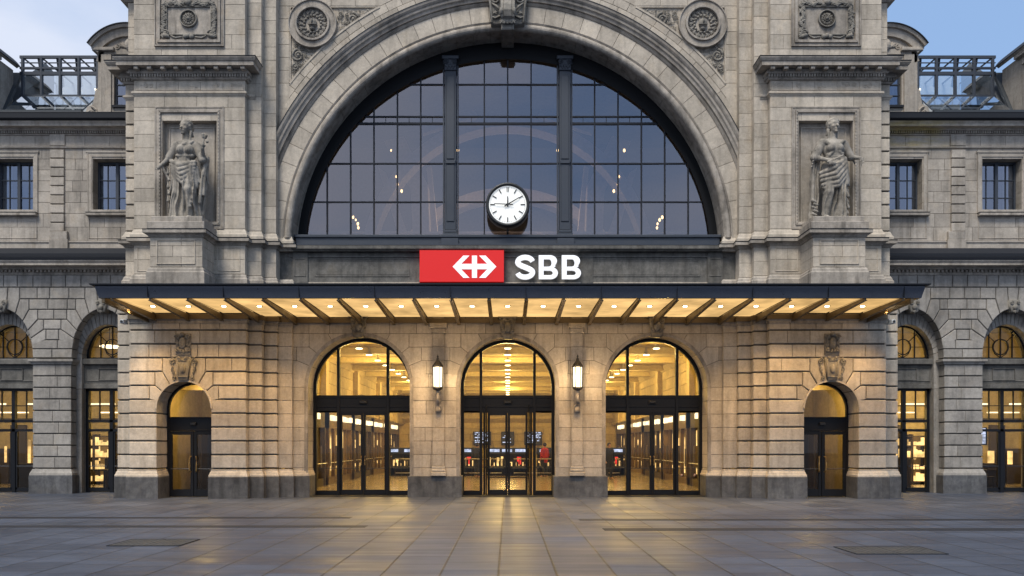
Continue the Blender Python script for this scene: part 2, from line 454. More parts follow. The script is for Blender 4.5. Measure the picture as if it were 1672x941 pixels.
# ------------------------------------------------------------------ ground
def paving_mat():
    t = NT('granite_paving'); p = t.pos(); S = t.n('SeparateXYZ'); t.l(p, S.inputs[0]); x, y = S.outputs[0], S.outputs[1]
    px = t.math('DIVIDE', t.math('ADD', x, 100*.76+.12), .76); cx = t.math('FLOOR', px); fx = t.math('FRACT', px)
    wn = t.n('TexWhiteNoise', noise_dimensions='1D'); t.l(cx, wn.inputs['W'])
    sh = t.math('MULTIPLY', t.math('ROUND', t.math('MULTIPLY', wn.outputs['Value'], 2)), .19)
    py = t.math('DIVIDE', t.math('ADD', t.math('ADD', y, 200), sh), .78); cy = t.math('FLOOR', py); fy = t.math('FRACT', py)
    ex = t.math('MULTIPLY', t.math('MINIMUM', fx, t.math('SUBTRACT', 1, fx)), .76)
    ey = t.math('MULTIPLY', t.math('MINIMUM', fy, t.math('SUBTRACT', 1, fy)), .78)
    jx = t.ramp(ex, .008, .018, 0, 1); jy = t.ramp(ey, .006, .013, .2, 1); j = t.math('MINIMUM', jx, jy)
    cv = t.n('CombineXYZ'); t.l(cx, cv.inputs[0]); t.l(cy, cv.inputs[1])
    w2 = t.n('TexWhiteNoise', noise_dimensions='2D'); t.l(cv.outputs[0], w2.inputs['Vector'])
    big = t.noise(t.mapv(p, (.28, 1.0, 1)), .9, 6, .62); fine = t.noise(p, 60, 3, .7); med = t.noise(p, 4, 6, .65, .4)
    lng = t.noise(t.mapv(p, (.12, 1.3, 1)), 2.2, 5, .6)
    col = t.mix(w2.outputs['Value'], (.042,.051,.074), (.064,.075,.102))
    f = t.math('MULTIPLY', t.ramp(big, .35, .68, .88, 1.10), t.ramp(fine, .3, .7, .74, 1.24))
    f = t.math('MULTIPLY', f, t.ramp(med, .35, .7, .88, 1.12)); f = t.math('MULTIPLY', f, t.ramp(j, 0, 1, .12, 1))
    f = t.math('MULTIPLY', f, t.ramp(lng, .4, .65, .92, 1.07))
    gv_ = t.n('TexVoronoi'); t.l(p, gv_.inputs['Vector']); gv_.inputs['Scale'].default_value = 1.9
    f = t.math('MULTIPLY', f, t.ramp(gv_.outputs['Distance'], .025, .05, .62, 1.0))
    f = t.math('MULTIPLY', f, t.ramp(t.noise(p, .35, 5, .6), .38, .62, .86, 1.12))
    ro = t.math('ADD', t.ramp(lng, .35, .68, .34, .50), t.math('ADD', t.ramp(w2.outputs['Value'], 0, 1, -.04, .08), t.ramp(fine, .3, .7, -.04, .06)))
    ro = t.math('ADD', ro, t.ramp(big, .35, .7, -.03, .10))
    h = t.math('ADD', t.math('MULTIPLY', fine, .04), t.math('ADD', t.math('MULTIPLY', j, .5), t.math('MULTIPLY', big, .10)))
    t.bsdf(t.scale(col, f), ro, 0, t.math('ADD', h, t.math('MULTIPLY', j, .5)), .45, .012, .42); return t.m
M['paving'] = paving_mat()
M['band'] = stone_mat('dark_paving_strip', (.028,.029,.034), (.020,.021,.025), .4, .4, .62)
M['grate'] = stone_mat('drain_plate', (.085,.083,.08), (.06,.06,.06), .5, .6, .55)
g = MB(); g.box(-150, 150, -120, 120, -.5, 0); struct(g.build('plaza_pavement', 'paving'))
for (x0, x1, y0, y1) in ((-60, -3.6, -7.5, -7.15), (-60, -2.9, -9.5, -9.1), (1.6, 60, -8.0, -7.65), (1.9, 60, -10.1, -9.65)):
    b = MB(); b.box(x0, x1, y0, y1, -.02, .004); struct(b.build('paving_band', 'band'))
for x0, x1, y0, y1, lab in ((-6.65, -5.48, -12.5, -11.6, 'pair of flat grey drain plates set in the paving on the left of the plaza'), (5.38, 6.76, -13.5, -12.66, 'pair of flat grey drain plates set in the paving on the right of the plaza')):
    e = thing('drain_cover', lab, 'drain cover', ((x0+x1)/2, (y0+y1)/2, 0), 'drain covers in the paving')
    xm = (x0+x1)/2
    for a, b_ in ((x0, xm-.012), (xm+.012, x1)):
        m = MB(); m.box(a, b_, y0, y1, -.02, .008)
        n = int((b_-a)/.09)
        for i in range(1, n): m.box(a+(b_-a)*i/n-.006, a+(b_-a)*i/n+.006, y0+.06, y1-.06, .008, .012)
        m.build('plate', 'grate', e)
    m = MB()
    for q in ((x0-.02, x1+.02, y0-.02, y0-.002), (x0-.02, x1+.02, y1+.002, y1+.02), (x0-.02, x0-.002, y0, y1), (x1+.002, x1+.02, y0, y1)): m.box(*q, -.02, .012)
    m.build('rim', 'lead', e)

# ------------------------------------------------------------------ ornament helpers
def frame(mb, x0, x1, z0, z1, bands, tone=.5):
    """bands: (outer offset, inner offset, y front, y back) measured inwards from the rectangle"""
    for a, b, yf, yb in bands:
        O = [(x0+a,z0+a),(x1-a,z0+a),(x1-a,z1-a),(x0+a,z1-a)]; I = [(x0+b,z0+b),(x1-b,z0+b),(x1-b,z1-b),(x0+b,z1-b)]
        for i in range(4):
            j = (i+1) % 4; mb.prism([O[i], O[j], I[j], I[i]], yf, yb, .006, tone+rnd.uniform(-.1,.1))
def ring(mb, cx, cz, r0, r1, yf, yb, n=40): mb.arcs([(r0,yf+.01),(r0+.01,yf),(r1-.01,yf),(r1,yf+.01),(r1,yb),(r0,yb)], cx, cz, 0, 360, n)
def leaf(mb, x, z, y, a, s):
    mb.ell((x, y, z), (s*.32, s*.30, s), 6, 5, a)
    for k in (-1, 1): mb.ell((x+k*s*.33*math.cos(a)-math.sin(a)*s*.1, y, z+k*s*.33*math.sin(a)+math.cos(a)*s*.1), (s*.22, s*.24, s*.62), 6, 4, a-k*.5)
def foliage(mb, poly, y, n, s, seed=1, main=True):
    rr = random.Random(seed); P = ccw(poly); xs = [p[0] for p in P]; zs = [p[1] for p in P]
    def inside(x, z, m):
        for i in range(len(P)):
            p, q = P[i], P[(i+1) % len(P)]; l = math.hypot(q[0]-p[0], q[1]-p[1])
            if (-(q[1]-p[1])*(x-p[0])+(q[0]-p[0])*(z-p[1]))/l < m: return False
        return True
    done = []; k = 0
    while len(done) < n and k < n*60:
        k += 1; x, z = rr.uniform(min(xs), max(xs)), rr.uniform(min(zs), max(zs)); q = s*rr.uniform(.6, 1.25)
        if not inside(x, z, q*.8): continue
        if any(math.hypot(x-a, z-b) < (q+c)*.75 for a, b, c in done): continue
        done.append((x, z, q))
        if rr.random() < .55: mb.scroll((x, z), q, y, 1.5, rr.uniform(0, 6.3), rr.choice((-1, 1)), q*.20)
        for _ in range(3):
            a = rr.uniform(0, 6.3); leaf(mb, x+math.cos(a)*q*.75, z+math.sin(a)*q*.75, y, a+1.57, q*.42)
def rosette(mb, cx, cz, y, r):
    ring(mb, cx, cz, r*.86, r, y-.05, y+.02, 32); ring(mb, cx, cz, r*.72, r*.78, y-.02, y+.02, 28)
    for k in range(12):
        a = k*math.pi/6; leaf(mb, cx+math.cos(a)*r*.5, cz+math.sin(a)*r*.5, y-.01, a-math.pi/2, r*.24)
    mb.ell((cx, y, cz), (r*.24, .09, r*.24), 12, 7); ring(mb, cx, cz, r*.26, r*.34, y-.05, y+.01, 20)
def volute_pair(mb, cx, z, y, s):
    for k in (-1, 1): mb.scroll((cx+k*s, z), s*.55, y, 1.7, math.pi/2, k, s*.13)
def cartouche(mb, cx, z0, z1, y, w):
    h = z1-z0
    mb.ell((cx, y, z0+h*.48), (w*.24, .10, h*.26), 12, 8); 
    for i in range(11):
        a = math.pi*2*i/11; leaf(mb, cx+math.cos(a)*w*.36, z0+h*.48+math.sin(a)*h*.36, y, a-math.pi/2, w*.16)
    mb.ell((cx, y-.02, z0+h*.86), (w*.16, .10, h*.10), 8, 6)
    for k in (-1, 1):
        mb.scroll((cx+k*w*.36, z0+h*.74), w*.17, y-.01, 1.4, 0 if k > 0 else math.pi, k, w*.05)
        mb.scroll((cx+k*w*.33, z0+h*.20), w*.15, y-.01, 1.4, 0 if k > 0 else math.pi, -k, w*.05)
        mb.tube([(cx+k*w*.42, y, z0+h*.70), (cx+k*w*.30, y, z0+h*.50), (cx+k*w*.40, y, z0+h*.28)], [.02,.03,.02], 6)
    for zz in (.36, .44, .52, .60): mb.ell((cx, y-.07, z0+h*zz), (w*.10, .05, h*.025), 6, 4)

# ================================================================== STATION BUILDING
B = thing('station_building', 'grand pale limestone station front with a huge arched window and three arched glass entrances', 'building')
Z0 = 5.78
CL = [.93,1.36,1.79,2.22,2.65,3.08,3.51,3.94,4.37,4.80,5.23,Z0]
side_arch = lambda cx: Arch(cx, 3.53, 1.64, pts=((2.15,3.94),(2.0,4.37),(1.6,4.80),(1.0,5.23),(.24,5.23)))
A0 = Arch(0, 3.58, 1.54, pts=((1.95,3.94),(1.85,4.37),(1.5,4.80),(.95,5.23),(.24,5.23)))
AL, AR = side_arch(-4.76), side_arch(4.76)
zs = [.62]+CL
m, j = MB(), MB()
masonry(m, -6.87, 6.87, zs, 0, .72, .82, .012, .012, .006, (AL, A0, AR), j, .012, (0,0), vg=.012)
W = m.build('wall', 'stone', B); j.build('joint_bed', 'joint', W)
b = MB()                                             # solid band above the doors hidden by the canopy
b.box(-8, 8, .12, .7, Z0, 6.9); b.build('wall', 'stone', B)
for A in (AL, A0, AR):                               # moulded edge round each entrance, with a keystone
    m = MB(); a = A.r
    m.arcs([(a-.012,-.035),(a+.05,-.045),(a+.055,-.02),(a+.10,-.028),(a+.11,.01),(a-.012,.01)], A.cx, A.cz, 0, 180, 48)
    for k in (-1, 1):
        xs = sorted((A.cx+k*(a-.012), A.cx+k*(a+.052))); m.box(xs[0], xs[1], -.04, .012, .67, A.cz)
        xs = sorted((A.cx+k*(a+.053), A.cx+k*(a+.105))); m.box(xs[0], xs[1], -.025, .012, .67, A.cz)
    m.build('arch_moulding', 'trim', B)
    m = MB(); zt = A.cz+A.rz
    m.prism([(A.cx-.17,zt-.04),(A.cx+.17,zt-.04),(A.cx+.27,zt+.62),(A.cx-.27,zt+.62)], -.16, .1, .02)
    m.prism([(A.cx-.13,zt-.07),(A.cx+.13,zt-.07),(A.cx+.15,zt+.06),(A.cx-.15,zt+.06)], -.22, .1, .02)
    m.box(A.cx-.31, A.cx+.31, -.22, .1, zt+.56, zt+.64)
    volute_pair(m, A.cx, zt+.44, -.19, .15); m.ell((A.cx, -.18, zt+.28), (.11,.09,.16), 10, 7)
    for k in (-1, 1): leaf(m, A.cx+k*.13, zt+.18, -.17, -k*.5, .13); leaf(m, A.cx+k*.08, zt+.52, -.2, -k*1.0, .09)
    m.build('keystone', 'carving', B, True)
# lantern strips on the piers between the doors
for sx in (-1, 1):
    m = MB(sx)
    for i in range(len(CL)-1):
        m.bbox(2.03, 2.39, -.085, .02, (CL[i] if i else .99)+.005, CL[i+1]-.005, .006)
    m.bbox(1.97, 2.45, -.15, .02, .67, .80, .02); m.bbox(1.99, 2.43, -.135, .02, .805, .90, .02); m.bbox(2.00, 2.42, -.12, .02, .905, .985, .01)
    m.bbox(1.93, 2.49, -.19, .02, 5.40, 5.545, .015); m.bbox(1.99, 2.43, -.135, .02, 5.24, 5.395, .02)
    m.build('pier_strip', 'stone', B)
# plinth and base moulding following the stepped plan
RP1 = [(6.40,.72),(6.40,0),(6.87,0),(6.87,-.15),(7.30,-.15),(7.30,-.3),(7.70,-.3),(7.70,-.55),(8.12,-.55),(8.12,-.8),(9.20,-.8),(9.20,-.02)]
RP2 = [(10.90,-.02),(10.90,-.8),(11.75,-.8),(11.75,-.4),(12.3,-.4),(12.3,1.8)]
CP1 = [(1.54,.72),(1.54,0),(3.12,0),(3.12,.72)]
PL = [(-.2,0),(.075,0),(.075,.655),(.055,.675),(-.2,.675)]
BM = [(-.2,.676),(.065,.676),(.065,.72),(.045,.76),(.035,.80),(.005,.86),(.012,.885),(0,.90),(-.2,.90)]
for sx in (-1, 1):
    for P, mould in ((RP1, True), (RP2, True), (CP1, False)):
        m = MB(sx)
        if sx > 0: m.sweep(PL, P)
        else: m.sweep(PL, P)
        m.build('plinth', 'granite', B)
        if mould:
            m = MB(sx); m.sweep(BM, P, tone=.6); m.build('base_moulding', 'stone', B)
# rusticated corner piers with the small side doors, and the stepped pilasters beside them
for sx in (-1, 1):
    A = Arch(10.05, 2.80, .85, pts=((1.08,3.08),(.905,3.51),(.675,3.94),(.23,4.37)))
    m, j = MB(sx), MB(sx)
    masonry(m, 8.12, 11.75, CL, -.8, .85, .74, .05, .012, .014, (A,), j, .04, vg=.03)
    o = m.build('corner_pier', 'stone', B); j.build('joint_bed', 'joint', o)
    for x0, x1, y, smooth in ((7.70,8.12,-.55,0),(7.30,7.70,-.3,0),(6.87,7.30,-.15,1)):
        m, j = MB(sx), MB(sx)
        masonry(m, x0, x1, CL, y, .5, 2, .012 if smooth else .05, .01, .006 if smooth else .014, (), j, .012 if smooth else .04, (1,0))
        o = m.build('pilaster', 'stone', B); j.build('joint_bed', 'joint', o)
    m, j = MB(sx), MB(sx)
    masonry(m, 11.72, 12.3, CL+[6.3], -.4, 2.3, 2, .05, .01, .014, (), j, .04, (0,1))
    o = m.build('pilaster', 'stone', B); j.build('joint_bed', 'joint', o)
    m = MB(sx); m.sweep([(-.1,5.45),(.03,5.45),(.03,5.52),(.07,5.57),(.07,5.70),(-.1,5.70)], [(6.87,.0),(6.87,-.15),(7.30,-.15),(7.30,-.3),(7.70,-.3),(7.70,-.55),(8.12,-.55),(8.12,-.8),(11.75,-.8),(11.75,-.4)])
    m.build('moulding', 'trim', B)
    # raised edge round the door arch
    m = MB(sx); m.arcs([(.835,-.83),(.88,-.83),(.89,-.79),(.835,-.79)], 10.05, 2.8, 0, 180, 32); m.build('arch_moulding', 'stone', B)
    # carved cartouche above
    m = MB(sx)
    m.bbox(9.82, 10.28, -.86, -.7, 4.45, 5.12, .02); cartouche(m, 10.05, 4.48, 5.18, -.90, .46)
    m.prism([(9.90,3.66),(10.20,3.66),(10.28,4.38),(9.82,4.38)], -.88, -.7, .02)
    frame(m, 9.88, 10.22, 3.76, 4.30, ((0,.035,-.91,-.8),), .4)
    m.ell((10.05,-.88,4.02), (.09,.06,.15), 10, 6)
    for k in (-1, 1):
        m.scroll((10.05+k*.36, 4.26), .10, -.85, 1.5, math.pi/2, k, .025); m.scroll((10.05+k*.27, 3.74), .07, -.85, 1.4, -math.pi/2, k, .02)
        for i in range(5): leaf(m, 10.05+k*(.36-.02*i), 4.16-.09*i, -.845, k*(.4+.2*(i % 2)), .055)
        m.tube([(10.05+k*.33,-.84,4.2),(10.05+k*.38,-.84,4.0),(10.05+k*.28,-.84,3.78)], .018, 6)
        leaf(m, 10.05+k*.10, 4.36, -.90, -k*.9, .08)
    m.build('cartouche', 'carving', B, True)

# ------------------------------------------------------------------ upper front
CF = 6.1
UC = [6.97, 7.42, 7.88]
for sx in (-1, 1):
    path = [(6.9,.14),(6.9,0),(7.33,0),(7.33,-.3),(7.72,-.3),(7.72,-.55),(8.15,-.55),(8.15,-.8),(9.10,-.8),(9.10,-1.8),(10.66,-1.8),(10.66,-.8),(11.6,-.8),(11.6,-.5),(12.0,-.5),(12.0,1.9)]
    ledge = [(-.2,7.86),(.03,7.86),(.05,7.90),(.10,7.94),(.16,7.96),(.16,8.05),(-.2,8.07)]
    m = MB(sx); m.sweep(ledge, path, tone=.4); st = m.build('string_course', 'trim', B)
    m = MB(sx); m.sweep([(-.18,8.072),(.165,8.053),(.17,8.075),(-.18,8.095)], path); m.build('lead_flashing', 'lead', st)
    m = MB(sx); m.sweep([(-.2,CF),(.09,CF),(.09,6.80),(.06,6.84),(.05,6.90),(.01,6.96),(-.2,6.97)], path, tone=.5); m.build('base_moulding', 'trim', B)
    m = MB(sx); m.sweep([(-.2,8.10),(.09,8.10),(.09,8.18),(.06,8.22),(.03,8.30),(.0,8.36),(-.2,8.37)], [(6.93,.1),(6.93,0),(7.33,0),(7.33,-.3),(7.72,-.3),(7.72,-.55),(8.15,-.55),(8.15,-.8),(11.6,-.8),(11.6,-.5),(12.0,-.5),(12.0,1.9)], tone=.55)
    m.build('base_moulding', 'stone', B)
    # low storey between canopy and string course
    for x0, x1, y in ((7.33,7.72,-.3),(7.72,8.15,-.55),(8.15,11.6,-.8),(11.58,12.0,-.5)):
        m, j = MB(sx), MB(sx)
        masonry(m, x0, x1, UC, y, .9, .9, .007, .007, .006, (), j, .01, (1,1)); o = m.build('wall', 'stone', B); j.build('joint_bed', 'joint', o)
    m = MB(sx); frame(m, 8.30, 9.02, 7.05, 7.8, ((0,.03,-.815,-.79),)); m.build('wall_panel', 'stone', B)
    m = MB(sx); frame(m, 10.75, 11.5, 7.05, 7.8, ((0,.03,-.815,-.79),)); m.build('wall_panel', 'stone', B)
    # pedestal
    m = MB(sx)
    for i, (z0, z1) in enumerate(((6.97,7.27),(7.27,7.60),(7.60,7.86))):
        xm = 9.88+(.1 if i % 2 else -.15)
        m.bbox(9.10, xm-.004, -1.8, -.8, z0+.004, z1-.004, .008); m.bbox(xm+.004, 10.66, -1.8, -.8, z0+.004, z1-.004, .008)
    frame(m, 9.30, 10.46, 7.05, 7.78, ((0,.03,-1.825,-1.78),), .5)
    o = m.build('pedestal', 'stone', B)
    m = MB(sx); m.bbox(9.02, 10.74, -1.86, -.8, 8.10, 8.32, .015); m.bbox(9.12, 10.64, -1.76, -.8, 8.323, 8.50, .015)
    m.build('pedestal_step', 'trim', o)
    # tower walls
    TC = lines(8.37, 12.56, 10)
    m, j = MB(sx), MB(sx)
    hole = (9.02, 10.73, TC[0]-.5, TC[0]+.419*8.6)
    masonry(m, 8.15, 11.6, TC, -.8, .9, .8, .007, .007, .007, (), j, .012, (1,1), holes=((9.02,10.73,8.0,TC[8]),))
    o = m.build('tower_wall', 'stone', B); j.build('joint_bed', 'joint', o)
    m = MB(sx); m.box(8.95, 10.8, -.56, -.2, 8.3, 12.2)
    m.bbox(9.16, 10.60, -.585, -.56, 8.6, 11.62, .01)
    frame(m, 9.16, 10.59, 8.40, 11.60, ((0,.04,-.61,-.57),))
    o = m.build('niche', 'niche', B)
    m = MB(sx)                                       # moulded frame of the niche
    frame(m, 8.80, 10.95, 8.36, 12.16, ((0,.045,-.835,-.79),(.05,.12,-.82,-.79),(.125,.19,-.85,-.79),(.19,.235,-.80,-.5)))
    for k in (8.965, 10.785):
        for i in range(34): m.ell((k, -.85, 8.55+i*.105), (.022,.02,.036), 6, 4)
    m.build('niche_frame', 'trim', o)
    for x0, x1, y in ((7.33,7.72,-.3),(7.72,8.15,-.55)):
        m, j = MB(sx), MB(sx)
        masonry(m, x0, x1, lines(8.37, 17.2, 21), y, .5, 2, .007, .007, .006, (), j, .012, (1,0)); o = m.build('pilaster', 'stone', B); j.build('joint_bed', 'joint', o)
    m, j = MB(sx), MB(sx)
    masonry(m, 11.58, 12.0, lines(8.37, 12.56, 10), -.5, 2.6, 2, .05, .010, .014, (), j, .04, (0,1)); o = m.build('pilaster', 'stone', B); j.build('joint_bed', 'joint', o)
    # frieze, cornice
    cp = [(8.15,-.5),(8.15,-.8),(11.6,-.8),(11.6,-.5),(12.0,-.5),(12.0,2.2)]
    m = MB(sx); m.sweep([(-.15,12.50),(.02,12.50),(.03,12.54),(.06,12.56),(.06,12.61),(.02,12.64),(-.15,12.64)], [(7.9,-.55),(8.15,-.55)]+cp[1:], tone=.5)
    for i in range(5):
        a = 8.15+3.45*i/5; m.bbox(a+.004, a+3.45/5-.004, -.8, -.5, 12.642, 12.98, .006)
    m.bbox(11.61, 12.0, -.5, 1, 12.642, 12.98, .006)
    for i in range(5):
        cx = 8.5+3.45/5*i
        foliage(m, rect(cx-.26, cx+.26, 12.70, 12.93), -.80, 3, .075, 40+i)
    frame(m, 8.2, 11.55, 12.67, 12.95, ((0,.02,-.815,-.79),))
    fr = m.build('frieze', 'stone', B)
    m = MB(sx)
    m.sweep([(-.1,12.981),(.05,12.981),(.08,13.02),(.08,13.04),(-.1,13.04)], cp, tone=.4)
    m.sweep([(-.1,13.14),(.14,13.14),(.17,13.18),(-.1,13.18)], cp, tone=.4)
    m.sweep([(-.1,13.042),(.06,13.042),(.06,13.138),(-.1,13.138)], cp, tone=.3)
    m.sweep([(-.1,13.282),(.38,13.282),(.38,13.40),(.41,13.42),(.45,13.49),(.45,13.52),(-.1,13.55)], cp, tone=.5)
    m.sweep([(-.1,13.182),(.12,13.182),(.12,13.28),(-.1,13.28)], cp, tone=.3)
    n = 44
    for i in range(n): a = 8.06+3.63*i/n; m.box(a, a+.05, -.93, -.85, 13.042, 13.137)
    for i in range(5): a = 11.72+.08*i; m.box(a, a+.05, -.63, -.55, 13.042, 13.137)
    for i in range(3): a = -.80+.09*i; m.box(8.02, 8.10, a, a+.05, 13.042, 13.137)
    for i in range(9): a = 8.06+3.52*i/8.6; m.bbox(a, a+.13, -1.14, -.9, 13.185, 13.28, .012)
    co = m.build('cornice', 'trim', B)
    m = MB(sx); m.sweep([(-.05,13.552),(.46,13.522),(.465,13.545),(-.05,13.60)], cp); m.build('lead_flashing', 'lead', co)
    # attic with carved panel
    m, j = MB(sx), MB(sx)
    AC = [13.56,13.95]+lines(14.40, 17.2, 6)
    masonry(m, 8.15, 11.6, AC, -.8, .9, .95, .007, .007, .006, (), j, .012, (1,1)); o = m.build('tower_wall', 'stone', B); j.build('joint_bed', 'joint', o)
    m, j = MB(sx), MB(sx)
    masonry(m, 11.58, 11.92, [13.56]+lines(14.0,15.55,4), -.5, 2, 2, .007, .007, .006, (), j, .012, (0,1)); o = m.build('pilaster', 'stone', B); j.build('joint_bed', 'joint', o)
    m = MB(sx); m.sweep([(-.1,15.55),(.05,15.55),(.10,15.62),(.30,15.70),(.30,15.80),(-.1,15.85)], [(11.6,-.5),(11.92,-.5),(11.92,1.5)], tone=.4)
    m.box(11.58, 11.9, -.5, 1.5, 15.85, 17.2); m.build('cornice', 'trim', B)
    m = MB(sx)
    frame(m, 8.79, 10.95, 14.02, 16.2, ((0,.04,-.86,-.79),(.05,.10,-.84,-.79),(.105,.19,-.88,-.79)))
    m.bbox(9.0, 10.74, -.83, -.79, 14.2, 16.0, .01)
    fp = m.build('panel_frame', 'trim', B)
    m = MB(sx)
    frame(m, 9.17, 10.58, 14.36, 15.26, ((0,.035,-.875,-.82),))
    rosette(m, 9.88, 14.86, -.86, .27)
    for k in range(19):
        z = 14.32+k*.052; 
        for q in (9.11, 10.64): leaf(m, q+rnd.uniform(-.05,.05), z, -.87, rnd.uniform(-1.3,1.3), .095)
    for k in range(20):
        leaf(m, 9.15+k*.077, 15.33+.04*math.sin(k*1.3), -.88, 1.57+rnd.uniform(-.9,.9), .11)
    for q in (9.18, 10.58): rr_ = .13; m.ell((q,-.86,14.33),(.13,.07,.07),8,6,.4); m.scroll((q,14.42),.10,-.87,1.4,0,1,.03)
    for k in (-1, 0, 1): m.ell((9.88+k*.10,-.87,14.33-.03*abs(k)),(.08,.07,.08),8,6)
    m.ell((9.88,-.88,15.36),(.12,.08,.10),8,6); m.ell((9.88,-.88,15.48),(.06,.06,.07),8,6)
    for k in (-1, 1): m.tube([(9.88+k*.2,-.86,14.30),(9.88+k*.4,-.86,14.26),(9.88+k*.55,-.86,14.34)], [.02,.03,.02], 6)
    m.build('carved_relief', 'carving', fp, True)

# arch wall
ACZ, AR0 = 7.98, 6.92
m2 = MB(); masonry(m2, -7.34, 7.34, [15.72,16.12,16.6,17.2], 0, .3, .9, .007, .007, .006, (Arch(0, ACZ, 8.75, z0=0),), None)
n_ = MB()
for zz0, zz1 in zip(lines(11.6, 15.72, 10)[:-1], lines(11.6, 15.72, 10)[1:]):
    for k in (-1, 1):
        xs = sorted((k*7.34, k*6.995)); n_.bbox(xs[0], xs[1], 0, .3, zz0+.005, zz1-.005, .006)
for vs, fs, ts in ((m2.v, m2.f, m2.t),):
    o_ = len(n_.v); n_.v += vs; n_.f += [tuple(i+o_ for i in f) for f in fs]; n_.t += ts
AW = n_.build('arch_wall', 'stone', B)
# outer ashlar ring, inner ring and intrados voussoirs
def vring(mb, r0, r1, da, y0, y1, c=.006, g=.010, a0=0, a1=180):
    n = max(1, round((a1-a0)/da))
    for i in range(n):
        a, b = R(a0+(a1-a0)*i/n)+g/2/r1, R(a0+(a1-a0)*(i+1)/n)-g/2/r1
        poly = [(r0*math.cos(a+(b-a)*k/4), ACZ+r0*math.sin(a+(b-a)*k/4)) for k in range(5)]+[(r1*math.cos(b-(b-a)*k/4), ACZ+r1*math.sin(b-(b-a)*k/4)) for k in range(5)]
        mb.prism(poly, y0+rnd.uniform(-.003,.003), y1, c)
m = MB(); vring(m, 8.15, 8.47, 4.1, 0, .3, a0=28, a1=152); vring(m, 8.48, 8.74, 3.3, .0, .3, a0=30, a1=150); m.build('voussoir_ring', 'stone', B)
m = MB(); vring(m, 7.22, 7.74, 4.6, -.03, .72, a0=2.5, a1=177.5); m.build('voussoir_ring', 'stone', B)
m = MB(); vring(m, 6.93, 7.3, 4.6, .03, .74, a0=2.5, a1=177.5); m.build('intrados', 'trim', B)
m = MB(); 
def roll(r0, r1, yb, bulge, n=6):
    c, h = (r0+r1)/2, (r1-r0)/2
    return [(c+h*math.cos(math.pi*k/n), yb-bulge*math.sin(math.pi*k/n)) for k in range(n+1)]
m.arcs(roll(6.93, 7.17, .03, .13, 8), 0, ACZ, 2.5, 177.5, 110, tone=None); m.arcs([(7.17,-.02),(7.22,-.05),(7.225,.02),(7.17,.02)], 0, ACZ, 2.5, 177.5, 110, tone=.3)
m.build('arch_roll', 'trim', B)
m = MB()
m.arcs([(7.74,-.05),(7.79,-.09),(7.81,-.04),(7.74,.0)], 0, ACZ, 2.5, 177.5, 110, tone=.3)
m.arcs([(7.81,-.05),(7.86,-.05),(7.86,.05),(7.81,.05)], 0, ACZ, 2.5, 177.5, 110, tone=.1)
m.arcs([(7.86,-.11),(7.93,-.13),(7.93,0),(7.86,0)], 0, ACZ, 2.5, 177.5, 110, tone=.6)
m.arcs([(7.93,-.13),(7.97,-.18),(8.05,-.19),(8.05,0),(7.93,0)], 0, ACZ, 2.5, 177.5, 110, tone=.55)
m.arcs([(8.05,-.21),(8.10,-.25),(8.17,-.27),(8.17,-.02),(8.05,-.02)], 0, ACZ, 2.5, 177.5, 110, tone=.5)
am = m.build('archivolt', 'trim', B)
m = MB(); m.arcs([(8.165,-.275),(8.19,-.275),(8.19,-.0),(8.165,-.0)], 0, ACZ, 2.5, 177.5, 110); m.build('lead_flashing', 'lead', am)
# spandrels: sunk field, medallion, scroll foliage
for sx in (-1, 1):
    m = MB(sx)
    arcp = [(8.72*math.cos(R(a)), ACZ+8.72*math.sin(R(a))) for a in np.linspace(36.9, 63, 16)]
    bgp = [(6.995, 13.2)]+[(6.995,15.72)]+arcp[::-1]
    m.prism(bgp, .06, .3); m.box(3.8, 6.99, .01, .3, 15.68, 15.72); m.box(6.95, 6.99, .01, .3, 13.25, 15.68)
    m.arcs([(8.70,-.02),(8.76,-.02),(8.78,.07),(8.70,.07)], 0, ACZ, 37, 62, 30)
    sp = m.build('spandrel', 'stone', B)
    m = MB(sx); cx, cz = 6.24, 15.13
    ring(m, cx, cz, .56, .76, -.06, .1, 48); ring(m, cx, cz, .49, .56, -.12, .1, 48); ring(m, cx, cz, .735, .775, -.10, .1, 48)
    m.arcs([(.01,.0),(.5,.0),(.5,.08),(.01,.08)], cx, cz, 0, 360, 32)
    md = m.build('medallion', 'trim', sp)
    m = MB(sx)
    for k in range(16):
        a = k*math.pi/8; leaf(m, cx+math.cos(a)*.38, cz+math.sin(a)*.38, -.02, a-math.pi/2+.3, .11)
    for k in range(16):
        a = k*math.pi/8+.2; m.ell((cx+math.cos(a)*.27, -.02, cz+math.sin(a)*.27), (.045,.05,.05), 6, 4, a)
    # helmet with crest in the middle
    m.ell((cx,-.03,cz+.02),(.14,.12,.15),12,8); m.tube([(cx,-.12,cz+.2),(cx,-.16,cz+.08),(cx,-.15,cz-.04)], [.02,.035,.02], 6)
    m.tube([(cx-.13,-.09,cz-.03),(cx,-.15,cz-.05),(cx+.13,-.09,cz-.03)], .022, 6); m.ell((cx,-.03,cz-.15),(.09,.09,.07),8,6)
    m.build('carved_relief', 'carving', md, True)
    m = MB(sx)
    foliage(m, [(6.93,13.35),(6.93,14.55),(6.05,14.30),(6.15,14.12)], .03, 40, .075, 3)
    m.scroll((6.72,14.15),.2,.03,1.8,1.5,-1,.04); m.scroll((6.80,13.78),.11,.03,1.6,1.5,-1,.03)
    m.build('carved_relief', 'carving', sp, True); m = MB(sx)
    foliage(m, [(5.47,15.66),(4.0,15.66),(4.35,15.47),(5.45,14.82)], .03, 44, .075, 4)
    foliage(m, [(6.93,15.64),(6.93,15.35),(6.72,15.64)], .05, 3, .06, 5)
    m.scroll((4.95,15.32),.2,.03,1.8,1.5,1,.04)
    m.scroll((4.5,15.5),.1,.03,1.6,1.5,1,.03)
    m.build('carved_relief', 'carving', sp, True)
